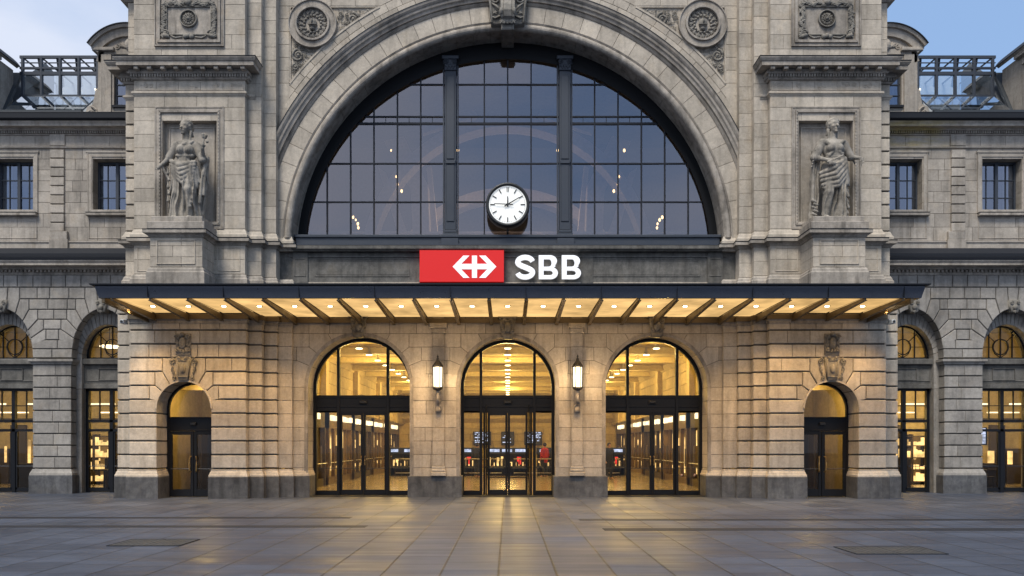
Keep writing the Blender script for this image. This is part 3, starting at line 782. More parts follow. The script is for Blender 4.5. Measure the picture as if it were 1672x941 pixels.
# great keystone console
m = MB()
m.prism([(-.50,14.98),(.50,14.98),(.64,16.6),(-.64,16.6)], -.32, .2, .03)
for k in (-1, 1):
    m.prism([(k*.46,15.0),(k*.53,15.0),(k*.68,16.6),(k*.60,16.6)], -.38, .2, .02)
    m.scroll((k*.38,15.75),.16,-.36,1.5,math.pi/2,-k,.035); m.tube([(k*.22,-.4,15.35),(k*.36,-.4,15.5),(k*.5,-.36,15.62)], [.03,.04,.02], 6)
    m.tube([(k*.22,-.36,15.22),(k*.4,-.36,15.14),(k*.5,-.35,15.2)], [.03,.035,.02], 6); leaf(m, k*.36, 15.95, -.36, -k*.5, .14); leaf(m, k*.4, 15.32, -.35, k*1.2, .09)
ks = m.build('keystone', 'carving', B, True)
m = MB()                                              # S-shaped bracket in front
pr = [(-.10,16.7),(-.62,16.7),(-.60,16.2),(-.52,15.85),(-.55,15.6),(-.66,15.42),(-.70,15.22),(-.64,15.05),(-.50,14.95),(-.34,14.93),(-.32,16.0)]
for x0, x1, s in ((-.22,-.13,0),(-.12,.12,.035),(.13,.22,0)):
    vs = [(x0, y-s, z) for y, z in pr]+[(x1, y-s, z) for y, z in pr]; n = len(pr)
    m.add(vs, [tuple(range(n)), tuple(range(2*n-1,n-1,-1))]+[(i, n+i, n+(i+1) % n, (i+1) % n) for i in range(n)], .5)
for k in (-1, 1): m.ell((k*.2,-.60,15.22),(.07,.14,.14),10,7)
for k in range(-2, 3): leaf(m, k*.085, 14.96, -.56, math.pi+k*.3, .11)
m.bbox(-.20,.20,-.45,.74,14.74,14.94,.03)
for k in range(-2, 3): m.ell((k*.16,-.55,16.0),(.07,.08,.10),8,6)
m.build('bracket', 'carving', ks)

# sign frieze band
m, j = MB(), MB()
m.box(-7.4, 7.4, .14, .6, 6.0, 7.86); m.box(-7.33, 7.33, .07, .6, 6.0, 6.86)
for a, b_ in ((-6.2,-3.15),(2.55,6.2)): frame(m, a, b_, 7.08, 7.66, ((0,.035,.125,.16),(.06,.08,.13,.16)), .4)
for k in (-1, 1):
    xs = sorted((k*6.42,k*6.92)); m.bbox(xs[0],xs[1],.09,.2,6.86,7.86,.01); frame(m, xs[0]+.06, xs[1]-.06, 7.08, 7.66, ((0,.03,.075,.1),), .4)
m.box(-7.0,7.0,.10,.2,7.70,7.74); m.box(-.0+2.35,2.75,.11,.2,6.86,7.7)
for x in (-5.6,-4.2,3.9,5.3): m.box(x-.004,x+.004,.137,.2,6.9,7.86)
m.build('sign_band', 'weather', B)
m = MB(); m.sweep([(-.3,7.862),(.02,7.862),(.05,7.90),(.10,7.93),(.10,8.03),(-.6,8.05)], [(-6.9,0),(6.9,0)], tone=.3); m.build('string_course', 'weather', B)
m = MB(); m.box(-6.9,6.9,-.06,.9,8.052,8.10); m.box(-6.85,6.85,.25,.9,8.10,8.36)
for sx in (-1,1):
    xs = sorted((sx*1.6,sx*2.14)); m.box(xs[0],xs[1],.16,.3,8.101,8.33)
m.bbox(-6.9,6.9,.20,.9,8.36,8.46,.02); m.build('metal_sill', 'steel', B)

# ------------------------------------------------------------------ great arched window
G = MB(); YG = .78
def half(r, n=72): return [(r*math.cos(math.pi*i/n), ACZ+r*math.sin(math.pi*i/n)) for i in range(n+1)]
ea, eb = 6.70, 6.42
def ell_pts(a, b, n=72): return [(a*math.cos(math.pi*i/n), ACZ+b*math.sin(math.pi*i/n)) for i in range(n+1)]
def ringstrip(mb, Po, Pi, y0, y1):
    n = len(Po)
    for i in range(n-1):
        mb.prism([Po[i], Po[i+1], Pi[i+1], Pi[i]], y0, y1, 0, .5)
ringstrip(G, half(6.95), ell_pts(ea, eb), YG, YG+.35)
ringstrip(G, ell_pts(ea+.10, eb+.12), ell_pts(ea-.03, eb-.03), YG-.05, YG+.02)
winf = G.build('arched_window', 'void', B)
fpoly = ell_pts(ea+.04, eb+.04, 60)
HZ = [9.69, 10.96, 12.28, 12.51, 13.57]
VX = [0, .773, 2.873, 3.646, 4.42, 5.19, 5.965]
m = MB()
def ztop(x, a=ea+.05, b=eb+.05): return ACZ+b*math.sqrt(max(0, 1-(x/a)**2))
def xmax(z): return (ea+.05)*math.sqrt(max(0, 1-((z-ACZ)/(eb+.05))**2))
for x in VX:
    for s in ((1,-1) if x else (1,)): m.bbox(s*x-.022, s*x+.022, YG+.02, YG+.12, 8.46, ztop(x), .006)
for z in HZ:
    X = xmax(z); t = .035 if z == 12.28 else .02
    m.box(-X, X, YG+.03, YG+.11, z-t, z+t)
for s in (-1, 1):
    for x in (1.2, 2.49, 3.26, 4.03, 4.8): m.box(s*x-.008, s*x+.008, YG+.05, YG+.09, 12.31, 12.49)
m.build('glazing_bars', 'bars', winf)
for s in (-1, 1):                                    # cast columns with small capitals
    m = MB(); c = s*1.88
    m.bbox(c-.19, c+.19, YG-.12, YG+.2, 8.72, 13.95, .02); m.bbox(c-.13, c+.13, YG-.145, YG-.11, 9.0, 10.85, .012); m.bbox(c-.13, c+.13, YG-.145, YG-.11, 11.05, 13.8, .012)
    m.bbox(c-.16, c+.16, YG-.17, YG-.11, 10.89, 10.99, .012)
    for k in (-1, 1): m.box(c+k*.235-.02, c+k*.235+.02, YG-.02, YG+.2, 8.46, 14.3)
    m.bbox(c-.25, c+.25, YG-.19, YG+.2, 8.46, 8.62, .015); m.bbox(c-.22, c+.22, YG-.16, YG+.2, 8.625, 8.72, .02)
    o = m.build('column', 'steel', winf)
    m = MB(); m.bbox(c-.20, c+.20, YG-.16, YG+.2, 13.95, 14.25, .02); m.bbox(c-.27, c+.27, YG-.22, YG+.2, 14.30, 14.42, .02); m.bbox(c-.2, c+.2, YG-.17, YG+.2, 14.05, 14.32, .02)
    volute_pair(m, c, 14.24, YG-.2, .15)
    for k in (-1, 0, 1): leaf(m, c+k*.1, 14.08, YG-.17, -k*.2, .10)
    m.build('capital', 'steel', o)
m = MB(); xs = sorted([s*x for x in VX for s in (1,-1)]+[-7, 7, -1.88, 1.88]); xs = sorted(set(round(x,3) for x in xs))
zz = [8.40]+HZ+[15]
for i in range(len(xs)-1):
    for k in range(len(zz)-1):
        p = inter(rect(xs[i], xs[i+1], zz[k], zz[k+1]), fpoly)
        if len(p) >= 3:
            tx, tz = rnd.uniform(-.011,.011), rnd.uniform(-.011,.011); cx, cz = (xs[i]+xs[i+1])/2, (zz[k]+zz[k+1])/2
            m.add([(x, YG+.07+(x-cx)*tx+(z-cz)*tz, z) for x, z in ccw(p)], [tuple(range(len(p)))])
m.build('pane', 'glass_big', winf)
# ------------------------------------------------------------------ entrances
def arch_ring(mb, cx, cz, r0, r1, y0, y1, n=40): mb.arcs([(r0,y0),(r1,y0),(r1,y1),(r0,y1)], cx, cz, 0, 180, n)
YD = .76
def entrance(A, centre):
    cx, cz, r = A.cx, A.cz, A.r
    lab = 'arched glass entrance' 
    ri = r-.10
    F = MB()
    arch_ring(F, cx, cz, ri, r+.03, YD-.03, YD+.12)
    for k in (-1, 1):
        xs = sorted((cx+k*ri, cx+k*(r+.03))); F.box(xs[0], xs[1], YD-.03, YD+.12, 0, cz)
    TB, TT = 2.73, 3.30
    mull = .88 if centre else .815
    F.bbox(cx-ri, cx+ri, YD-.02, YD+.12, TT-.10, TT, .008); F.bbox(cx-ri, cx+ri, YD-.02, YD+.12, 2.90, 2.98, .008)
    F.box(cx-ri, cx+ri, YD+.0, YD+.10, TB, TT-.09)
    for k in (-1, 1):
        F.bbox(cx+k*mull-.045, cx+k*mull+.045, YD-.05, YD+.12, 0, cz+math.sqrt(ri*ri-mull*mull)+.03, .008)
        xs = sorted((cx+k*mull, cx+k*ri)); F.bbox(xs[0], xs[1], YD-.01, YD+.10, 0, .16, .01); F.box(xs[0], xs[1], YD, YD+.08, TB-.001, TB+.05)
    e = F.build('entrance_door', 'black', B, label=('middle' if centre else ('left' if cx < 0 else 'right'))+' arched glass entrance with black frame')
    m = MB()                                          # fanlight + side panes
    p = [(cx+ri*math.cos(math.pi*i/40), cz+ri*math.sin(math.pi*i/40)) for i in range(41)]+[(cx-ri, TT),(cx+ri, TT)]
    m.add([(x, YD+.06, z) for x, z in ccw(p)], [tuple(range(len(p)))])
    for k in (-1, 1):
        xs = sorted((cx+k*(mull+.04), cx+k*ri)); m.add([(xs[0],YD+.05,.15),(xs[1],YD+.05,.15),(xs[1],YD+.05,TB),(xs[0],YD+.05,TB)], [(0,1,2,3)])
    m.build('pane', 'glass_door', e)
    for k in (-1, 1):                                 # two moving leaves
        a, b = sorted((cx+k*.004, cx+k*(mull-.045)))
        yl = YD+.02 if not centre else YD-.02
        if centre: a, b = sorted((cx+k*.004, cx+k*.66))
        m = MB(); fw = .075
        m.bbox(a, a+fw, yl, yl+.06, .02, TB, .008); m.bbox(b-fw, b, yl, yl+.06, .02, TB, .008)
        m.box(a+fw, b-fw, yl, yl+.06, .02, .19); m.box(a+fw, b-fw, yl, yl+.06, TB-.09, TB)
        if centre:
            m.box(a+fw, b-fw, yl+.01, yl+.05, .58, .61)
            c2 = cx+k*.77; m.bbox(c2-.035, c2+.035, yl+.03, yl+.09, .02, TB, .006)
        lf = m.build('door_leaf', 'black', e)
        m = MB(); m.add([(a+fw,yl+.03,.18),(b-fw,yl+.03,.18),(b-fw,yl+.03,TB-.08),(a+fw,yl+.03,TB-.08)], [(0,1,2,3)]); m.build('pane', 'glass_door', e)
        m = MB()
        if centre: m.tube([(cx+k*.70, yl-.10, .02),(cx+k*.70, yl-.10, 2.98)], .022, 8); m.box(cx+k*.70-.02, cx+k*.70+.02, yl-.1, yl+.02, 2.4, 2.45); m.box(cx+k*.70-.02, cx+k*.70+.02, yl-.1, yl+.02, .4, .45)
        else:
            h = cx+k*.06; m.tube([(h,yl+.01,1.0),(h,yl-.06,1.02),(h,yl-.07,1.15),(h,yl-.06,1.28),(h,yl+.01,1.30)], .013, 8)
        m.build('handle', 'void' if centre else 'brass', e)
    m = MB()
    for k in (-1, 1):
        a, b = sorted((cx+k*.13, cx+k*(.62 if centre else .74)))
        m.tube([(a,YD-.04,.90),(b,YD-.04,.90)], .013, 6)
        a, b = sorted((cx+k*(mull+.06), cx+k*(ri-.02))); m.tube([(a,YD-.02,.90),(b,YD-.02,.90)], .013, 6)
    m.build('push_bar', 'steel', e)
    m = MB(); m.bbox(cx-.12, cx+.12, YD-.10, YD-.01, 3.02, 3.12, .02); m.ell((cx-.07,YD-.11,3.07),(.02,.02,.02),6,4); m.ell((cx+.07,YD-.11,3.07),(.02,.02,.02),6,4); m.build('door_sensor', 'ink', e)
    m = MB(); m.box(cx-r-.02, cx+r+.02, -.02, YD+.2, .002, .016); m.build('threshold', 'lead', e)
for A in (AL, A0, AR): entrance(A, A is A0)

for sx in (-1, 1):                                    # small side doors
    cx, cz, r = 10.05, 2.80, .85; y = .0; ri = r-.06
    F = MB(sx); arch_ring(F, cx, cz, ri, r+.03, y-.02, y+.1, 32)
    for k in (-1, 1):
        xs = sorted((cx+k*ri, cx+k*(r+.03))); F.box(xs[0], xs[1], y-.02, y+.1, 0, cz)
    F.box(cx-ri, cx+ri, y, y+.09, 2.17, 2.50); F.bbox(cx-ri, cx+ri, y-.03, y+.1, 2.50, 2.56, .008); F.bbox(cx-ri, cx+ri, y-.03, y+.1, 2.11, 2.17, .008)
    e = F.build('side_door', 'black', B, label=('left' if sx < 0 else 'right')+' small round-headed double door with black frame')
    m = MB(sx); p = [(cx+ri*math.cos(math.pi*i/32), cz+ri*math.sin(math.pi*i/32)) for i in range(33)]+[(cx-ri, 2.55),(cx+ri, 2.55)]
    m.add([(x, y+.05, z) for x, z in ccw(p)], [tuple(range(len(p)))]); m.build('pane', 'glass_door', e)
    for k in (-1, 1):
        a, b = sorted((cx+k*.006, cx+k*(ri-.005))); m = MB(sx)
        m.bbox(a, a+.10, y-.01, y+.05, .02, 2.105, .008); m.bbox(b-.10, b, y-.01, y+.05, .02, 2.105, .008); m.box(a+.1, b-.1, y-.01, y+.05, .02, .25); m.box(a+.1, b-.1, y-.01, y+.05, 1.99, 2.105)
        lf = m.build('door_leaf', 'black', e)
        m = MB(sx); m.add([(a+.1,y+.02,.24),(b-.1,y+.02,.24),(b-.1,y+.02,2.0),(a+.1,y+.02,2.0)], [(0,1,2,3)]); m.build('pane', 'glass_door', e)
        m = MB(sx); h = cx+k*.075; m.tube([(h,y-.01,.80),(h+k*.03,y-.08,.84),(h+k*.045,y-.10,1.05),(h+k*.03,y-.08,1.26),(h,y-.01,1.30)], .018, 8); m.build('handle', 'brass', e)
    m = MB(sx)
    for k in (-1, 1): m.tube([(cx+k*.12,y-.05,.90),(cx+k*.72,y-.05,.90)], .014, 6)
    m.build('push_bar', 'steel', e)
    m = MB(sx); m.bbox(cx-.09, cx+.09, y-.09, y-.01, 2.30, 2.38, .015); m.build('door_sensor', 'ink', e)
    # vestibule behind
    m = MB(sx)
    m.box(cx-1.2, cx+1.72, 5.2, 5.25, 0, 4.2); m.box(cx-1.22, cx-1.18, .12, 5.2, 0, 4.2); m.box(cx+1.68, cx+1.72, .12, 5.2, 0, 4.2); m.box(cx-1.2, cx+1.7, .12, 5.2, 4.2, 4.25)
    m.bbox(cx-1.2, cx+1.7, 2.6, 2.9, 3.6, 4.2, .03); m.build('vestibule', 'inwall', B)
    m = MB(sx)
    for a_, b_ in ((-1.15,-.6),(-.1,.15),(.55,.75),(1.35,1.66)): m.bbox(cx+a_, cx+b_, 5.05, 5.2, 0, 2.45, .01)
    m.box(cx-1.18,cx+1.66,5.0,5.2,2.3,2.45); m.bbox(cx+.1,cx+.28,1.9,2.1,0,2.3,.01); m.bbox(cx+.95,cx+1.1,3.0,3.2,0,2.3,.01); m.build('vestibule_panelling', 'darkwood', B)
    m = MB(sx); m.box(cx+.2,cx+.5,5.1,5.15,.5,2.2); m.build('lit_panel', 'showcase', B)
    m = MB(sx); m.box(cx+.85,cx+1.25,5.1,5.15,.9,2.0); m.build('lit_panel', 'showcase', B)
    for q in (-.3,.6): m = MB(sx); m.lathe([(.07,3.98),(.07,4.03)], (cx+q,2.2,0), 12); m.build('bulb', 'bulb_in', B)
# pavilion roof and rear shell
m = MB(); m.box(-12.0, 12.0, 1.2, 1.4, 15.0, 17.2); m.box(-12, 12, .5, 40, 17.2, 17.4); m.box(-12.0,-11.8,2.2,40,4,17.2); m.box(11.8,12.0,2.2,40,4,17.2); m.box(-12,12,40,40.2,0,17.4)
m.box(-8.2,-7.3,.3,1.2,8.3,17); m.box(7.3,8.2,.3,1.2,8.3,17)
m.build('rear_wall', 'joint', B)
m = MB(); m.box(-11.8, -8.1, .06, .1, 4.3, 17.2); m.box(8.1, 11.8, .06, .1, 4.3, 17.2); m.build('rear_wall', 'joint', B)

# ------------------------------------------------------------------ canopy
C = thing('canopy', 'long flat grey steel canopy with a glowing underside above the entrances', 'canopy', (0,-2,5.7))
m = MB()
cpth = [(-11.25,-.45),(-11.25,-3.6),(11.38,-3.6),(11.38,-.45)]
m.sweep([(0,5.72),(.02,5.72),(.03,5.76),(.09,6.00),(.09,6.04),(-.08,6.04),(-.08,5.72)], cpth)
m.build('fascia', 'fascia', C)
m = MB(); m.sweep([(-.1,6.042),(.17,6.042),(.20,6.06),(.20,6.09),(-.1,6.10)], cpth); m.box(-11.25,11.35,-3.55,.1,6.05,6.085)
m.build('roof_edge', 'lead', C)
for i in range(-10, 11, 2):
    m = MB(); m.box(i*1.04-.004+.5, i*1.04+.004+.5, -3.70, -3.60, 5.74, 6.02); m.build('fascia_joint', 'lead', C)
XB = [s*(.52+1.04*k) for k in range(11) for s in (1,-1)]; XB.sort()
def wy(x): x = abs(x); return -.82 if x > 8.1 else (-.57 if x > 7.7 else (-.32 if x > 7.3 else -.17 if x > 6.87 else -.02))
for x in XB:
    m = MB(); y1 = wy(x)
    vs = []
    for dx in (-.022, .022): vs += [(x+dx,-3.58,5.68),(x+dx,y1,5.52),(x+dx,y1,5.72),(x+dx,-3.58,5.74)]
    m.add(vs, [(0,1,2,3),(7,6,5,4),(0,4,5,1),(1,5,6,2),(2,6,7,3),(3,7,4,0)])
    vs = []
    for dx in (-.05, .05): vs += [(x+dx,-3.58,5.66),(x+dx,y1,5.498),(x+dx,y1,5.518),(x+dx,-3.58,5.678)]
    m.add(vs, [(0,1,2,3),(7,6,5,4),(0,4,5,1),(1,5,6,2),(2,6,7,3),(3,7,4,0)])
    m.build('beam', 'bronze', C)
for s in (-1, 1):
    m = MB(s); m.add([(11.12,-3.6,5.60),(11.2,-3.6,5.60),(11.2,-.45,5.45),(11.12,-.45,5.45),(11.12,-3.6,5.74),(11.2,-3.6,5.74),(11.2,-.45,5.74),(11.12,-.45,5.74)], [(0,3,2,1),(4,5,6,7),(0,1,5,4),(1,2,6,5),(2,3,7,6),(3,0,4,7)])
    m.build('beam', 'bronze', C)
m = MB()
m.sweep([(-.02,5.56),(.10,5.56),(.10,5.70),(-.02,5.70)], [(-11.75,-.8),(-8.12,-.8),(-8.12,-.55),(-7.7,-.55),(-7.7,-.3),(-7.3,-.3),(-7.3,-.15),(-6.87,-.15),(-6.87,0),(6.87,0),(6.87,-.15),(7.3,-.15),(7.3,-.3),(7.7,-.3),(7.7,-.55),(8.12,-.55),(8.12,-.8),(11.75,-.8)])
m.build('wall_beam', 'bronze', C)
ed = [-11.12]+XB+[11.12]
DL = []
for a, b in zip(ed[:-1], ed[1:]):
    y1 = wy((a+b)/2)
    m = MB(); m.box(a+.05, b-.05, -3.55, y1-.12, 5.745, 5.775); pn = m.build('ceiling_panel', 'pglow', C)
    cx = (a+b)/2; cy = -2.2
    m = MB(); m.lathe([(.10,5.735),(.10,5.744),(.065,5.744),(.065,5.73)], (cx,cy,0), 16); d = m.build('downlight', 'chrome', C)
    m = MB(); m.lathe([(.06,5.722),(.06,5.73)], (cx,cy,0), 14); m.build('bulb', 'bulb', d)
    DL.append((cx, cy))
def lamp(name, kind, loc, e, col=WARM, **kw):
    d = bpy.data.lights.new(name, kind); d.energy = e; d.color = col
    for k, v in kw.items(): setattr(d, k, v)
    o = bpy.data.objects.new(name, d); COL.objects.link(o); o.location = loc; return o
CANOPY_W = 150
for cx, cy in DL:
    o = lamp('downlight_lamp', 'SPOT', (cx, cy, 5.68), CANOPY_W, (1.0,.62,.23), spot_size=R(104), spot_blend=.8, shadow_soft_size=.06)
    o.rotation_euler = (R(9), 0, 0)

# ------------------------------------------------------------------ lanterns on the piers
for sx, lab in ((-1,'black and glass wall lantern left of the middle entrance'),(1,'black and glass wall lantern right of the middle entrance')):
    X = sx*2.21; T = thing('wall_lantern', lab, 'wall lantern', (X,-.1,3.0), 'wall lanterns between the entrances')
    yc = -.34
    m = MB(); m.bbox(X-.10,X+.10,-.12,-.05,2.70,3.42,.02); m.bbox(X-.07,X+.07,-.22,-.1,3.0,3.34,.02)
    m.scroll((X,2.86),.09,-.16,1.5,1.57,sx,.03); m.ell((X,-.17,2.78),(.09,.08,.10),10,7); m.tube([(X,-.1,3.02),(X,-.22,2.98),(X,yc,3.08),(X,yc,3.40)], [.05,.05,.045,.04], 8)
    m.build('bracket', 'trim', T, True)
    m = MB(); m.lathe([(.05,3.38),(.14,3.42),(.16,3.46),(.15,3.50)], (X,yc,0), 6); m.lathe([(.17,4.12),(.175,4.16),(.11,4.26),(.05,4.33),(.04,4.40),(.012,4.44),(.012,4.52)], (X,yc,0), 6)
    m.ell((X,yc,4.46),(.03,.03,.035),8,6)
    for k in range(6):
        a = math.pi/3*k; m.tube([(X+.145*math.cos(a),yc+.145*math.sin(a),3.48),(X+.155*math.cos(a),yc+.155*math.sin(a),4.14)], .016, 5)
    m.build('lantern_frame', 'ink', T)
    m = MB(); m.lathe([(.125,3.50),(.135,4.12)], (X,yc,0), 6); m.build('lantern_glass', 'lamp', T)
    lamp('lantern_lamp', 'POINT', (X,-.62,3.8), 55, (1.0,.70,.38), shadow_soft_size=.12)

for sx, lab in ((-1,'small pale security camera under the left corner of the canopy'),(1,'small pale security camera under the right corner of the canopy')):
    T = thing('security_camera', lab, 'camera', (sx*11.9,-.5,5.55), 'security cameras'); X = sx*11.9
    m = MB(); m.bbox(X-.05,X+.05,-.62,-.38,5.56,5.66,.01); m.tube([(X,-.6,5.58),(X,-.72,5.52)], .03, 8); m.build('mount', 'chrome', T)
    m = MB(); m.bbox(X-.06,X+.06,-.98,-.66,5.42,5.53,.02); m.build('housing', 'curtain', T)
    m = MB(); m.lathe([(.035,0),(.04,.03)], (X,-.97,5.475), 14, 'y'); m.build('lens', 'ink', T)

# ------------------------------------------------------------------ clock
def disc(mb, cx, cz, r, y0, y1, n=64): mb.lathe([(r, 0), (r, y1-y0)], (cx, y1, cz), n, 'y')
K = thing('station_clock', 'round white station clock with black hands hanging before the arched window', 'clock', (0,.1,9.36))
cz = 9.36
m = MB(); m.lathe([(.50,-.45),(.66,-.42),(.70,-.36),(.70,0.02),(.685,.05),(.63,.05),(.60,.0),(.60,-.02)], (0,0,cz), 72, 'y'); ca = m.build('casing', 'ink', K, True)
m = MB(); m.lathe([(.604,-.03),(.604,-.005)], (0,0,cz), 72, 'y'); di = m.build('dial', 'dial', K)
m = MB()
def mark(a, r0, r1, w, y=-.012, off=0):
    s, c = math.sin(a), math.cos(a); P = [(-w,r0),(w,r0),(w,r1),(-w,r1)]
    m.prism([((x+off)*c+r*s, cz-(x+off)*s+r*c) for x, r in P], y-.002, y+.006, 0)
for k in range(60):
    a = 2*math.pi*k/60
    if k == 0: mark(a,.41,.56,.010,off=-.022); mark(a,.41,.56,.010,off=.022)
    elif k % 5 == 0: mark(a,.41,.56,.016)
    else: mark(a,.545,.56,.006)
m.build('minute_marks', 'ink', di)
for a, r0, r1, w, y in ((0,-.08,.26,.019,-.025),(R(59),-.12,.43,.017,-.035),(R(-87),-.17,.43,.014,-.045)):
    m = MB(); s, c = math.sin(a), math.cos(a)
    m.prism([(x*c+r*s, cz-x*s+r*c) for x, r in ((-w*1.25,r0),(w*1.25,r0),(w*.75,r1),(-w*.75,r1))], y-.004, y+.002, 0); m.build('clock_hand', 'ink', K)
m = MB(); m.lathe([(.035,.01),(.035,.05)], (0,0,cz), 20, 'y'); m.build('hub', 'ink', K)
m = MB(); m.box(-.05,.05,.35,.85,cz-.04,cz+.04); m.tube([(0,.3,cz-.75),(0,.3,cz-.5)], .02); m.tube([(0,.3,cz+.5),(0,.5,cz+.8)], .02); m.box(-.03,.03,.3,.8,cz-.78,cz-.72); m.build('bracket', 'ink', K)

# ------------------------------------------------------------------ sign and lettering
def flat(name, splines, y0, th, mat, parent, bevel=0.0, label=None):
    cu = bpy.data.curves.new(name, 'CURVE'); cu.dimensions = '2D'; cu.fill_mode = 'BOTH'; cu.extrude = th/2; cu.bevel_depth = bevel
    for pts in splines:
        sp = cu.splines.new('POLY'); sp.points.add(len(pts)-1); sp.use_cyclic_u = True
        for i, (x, z) in enumerate(pts): sp.points[i].co = (x, z, 0, 1)
    t = bpy.data.objects.new('tmp', cu); COL.objects.link(t); bpy.context.view_layer.update()
    me = bpy.data.meshes.new_from_object(t.evaluated_get(bpy.context.evaluated_depsgraph_get())); bpy.data.objects.remove(t); bpy.data.curves.remove(cu)
    me.transform(__import__('mathutils').Matrix.Rotation(R(90), 4, 'X')); me.name = name
    for v in me.vertices: v.co.y += y0+th/2
    me.materials.clear(); me.materials.append(M[mat]); o = bpy.data.objects.new(name, me); COL.objects.link(o)
    if parent: o.parent = parent; o.location = -parent.location
    if label: o['label'] = label
    return o
S = thing('railway_sign', 'red railway sign panel with a white double arrow', 'sign', (-1.46,-.1,6.86))
m = MB(); m.bbox(-2.81,-.12,-.12,.05,6.86,7.87,.008); m.build('sign_panel', 'red', S)
m = MB(); m.box(-2.7,-.2,.05,.16,6.95,7.8); m.box(-2.84,-.09,-.02,.06,6.835,6.858); m.build('sign_backing', 'ink', S)
def px(x, y): return ((x/3.7156+400-829)/51.24, 1.7+(725-(y/3.7156+240))/51.24)
LG = [(1260,727),(1325,660),(1362,660),(1312,710),(1377,710),(1377,660),(1408,660),(1408,710),(1470,710),(1420,660),(1460,660),(1525,727),(1460,795),(1420,795),(1470,743),(1408,743),(1408,795),(1377,795),(1377,743),(1312,743),(1362,795),(1325,795)]
flat('arrow_emblem', [[px(*p) for p in LG]], -.13, .012, 'white', S)
T = thing('lettering', 'large white SBB letters standing beside the red sign panel', 'lettering', (1.27,-.1,6.94))
def arcp(cx, cz, rx, rz, a0, a1, n=14): return [(cx+rx*math.cos(R(a0+(a1-a0)*i/n)), cz+rz*math.sin(R(a0+(a1-a0)*i/n))) for i in range(n+1)]
def letterB(x, z, w, h):
    t = .155; u = h*.52
    o = [(x,z)]+[(x+w*.62,z)]+arcp(x+w*.62, z+u/2-.005, w*.38, u/2-.005, -90, 75, 12)+[(x+w*.86, z+u+.0)]+arcp(x+w*.58, z+h-(h-u)/2-.0, w*.37, (h-u)/2, -40, 90, 12)+[(x,z+h)]
    h1 = [(x+t,z+.125)]+arcp(x+w*.58, z+u/2+.002, w*.155, u/2-.122, -90, 90, 10)+[(x+t,z+u-.118)]
    h2 = [(x+t,z+u-.003)]+arcp(x+w*.54, z+(u+h)/2-.06, w*.13, (h-u)/2-.062, -90, 90, 10)+[(x+t,z+h-.122)]
    return [o, h1[::-1], h2[::-1]]
def letterS(x, z, w, h):
    # centre line of the stroke offset to both sides
    t = .078; cx = x+w/2; rx = w/2-t; ru = (h/2-t)/2
    zu, zl = z+h-t-ru, z+t+ru
    c = [(cx+rx*math.cos(R(a)), zu+ru*math.sin(R(a))) for a in np.linspace(12, 200, 22)]
    c += [(cx-rx*.55, z+h/2+.035), (cx, z+h/2+.0), (cx+rx*.55, z+h/2-.035)]
    c += [(cx+rx*math.cos(R(a)), zl+ru*math.sin(R(a))) for a in np.linspace(20, -168, 22)]
    L_, R_ = [], []
    c = [np.array(p) for p in c]
    # smooth
    for _ in range(2): c = [c[0]]+[(c[i-1]+2*c[i]+c[i+1])/4 for i in range(1, len(c)-1)]+[c[-1]]
    for i, p in enumerate(c):
        d = c[min(i+1, len(c)-1)]-c[max(i-1, 0)]; d = d/np.linalg.norm(d); n = np.array([-d[1], d[0]]); w_ = t+(.004 if 18 < i < 30 else 0)
        L_.append(tuple(p+n*w_)); R_.append(tuple(p-n*w_))
    return [L_+R_[::-1]]
m = MB(); sp_ = letterS(.235, 6.935, .64, .79)[0]; h_ = len(sp_)//2
for i in range(h_-1): m.prism([sp_[i], sp_[i+1], sp_[-2-i], sp_[-1-i]], -.14, -.05)
m.build('letter', 'white', T, label='white letter S')
flat('letter', letterB(.99, 6.95, .61, .76), -.14, .09, 'white', T, label='white letter B in the middle of the word')
flat('letter', letterB(1.725, 6.95, .61, .76), -.14, .09, 'white', T, label='white letter B at the end of the word')
m = MB()
for x in (.4,.75,1.07,1.07,1.80,2.2): m.tube([(x,-.06,7.1),(x,.14,7.1)], .012, 6); m.tube([(x,-.06,7.6),(x,.14,7.6)], .012, 6)
m.build('fixing_pins', 'ink', T)
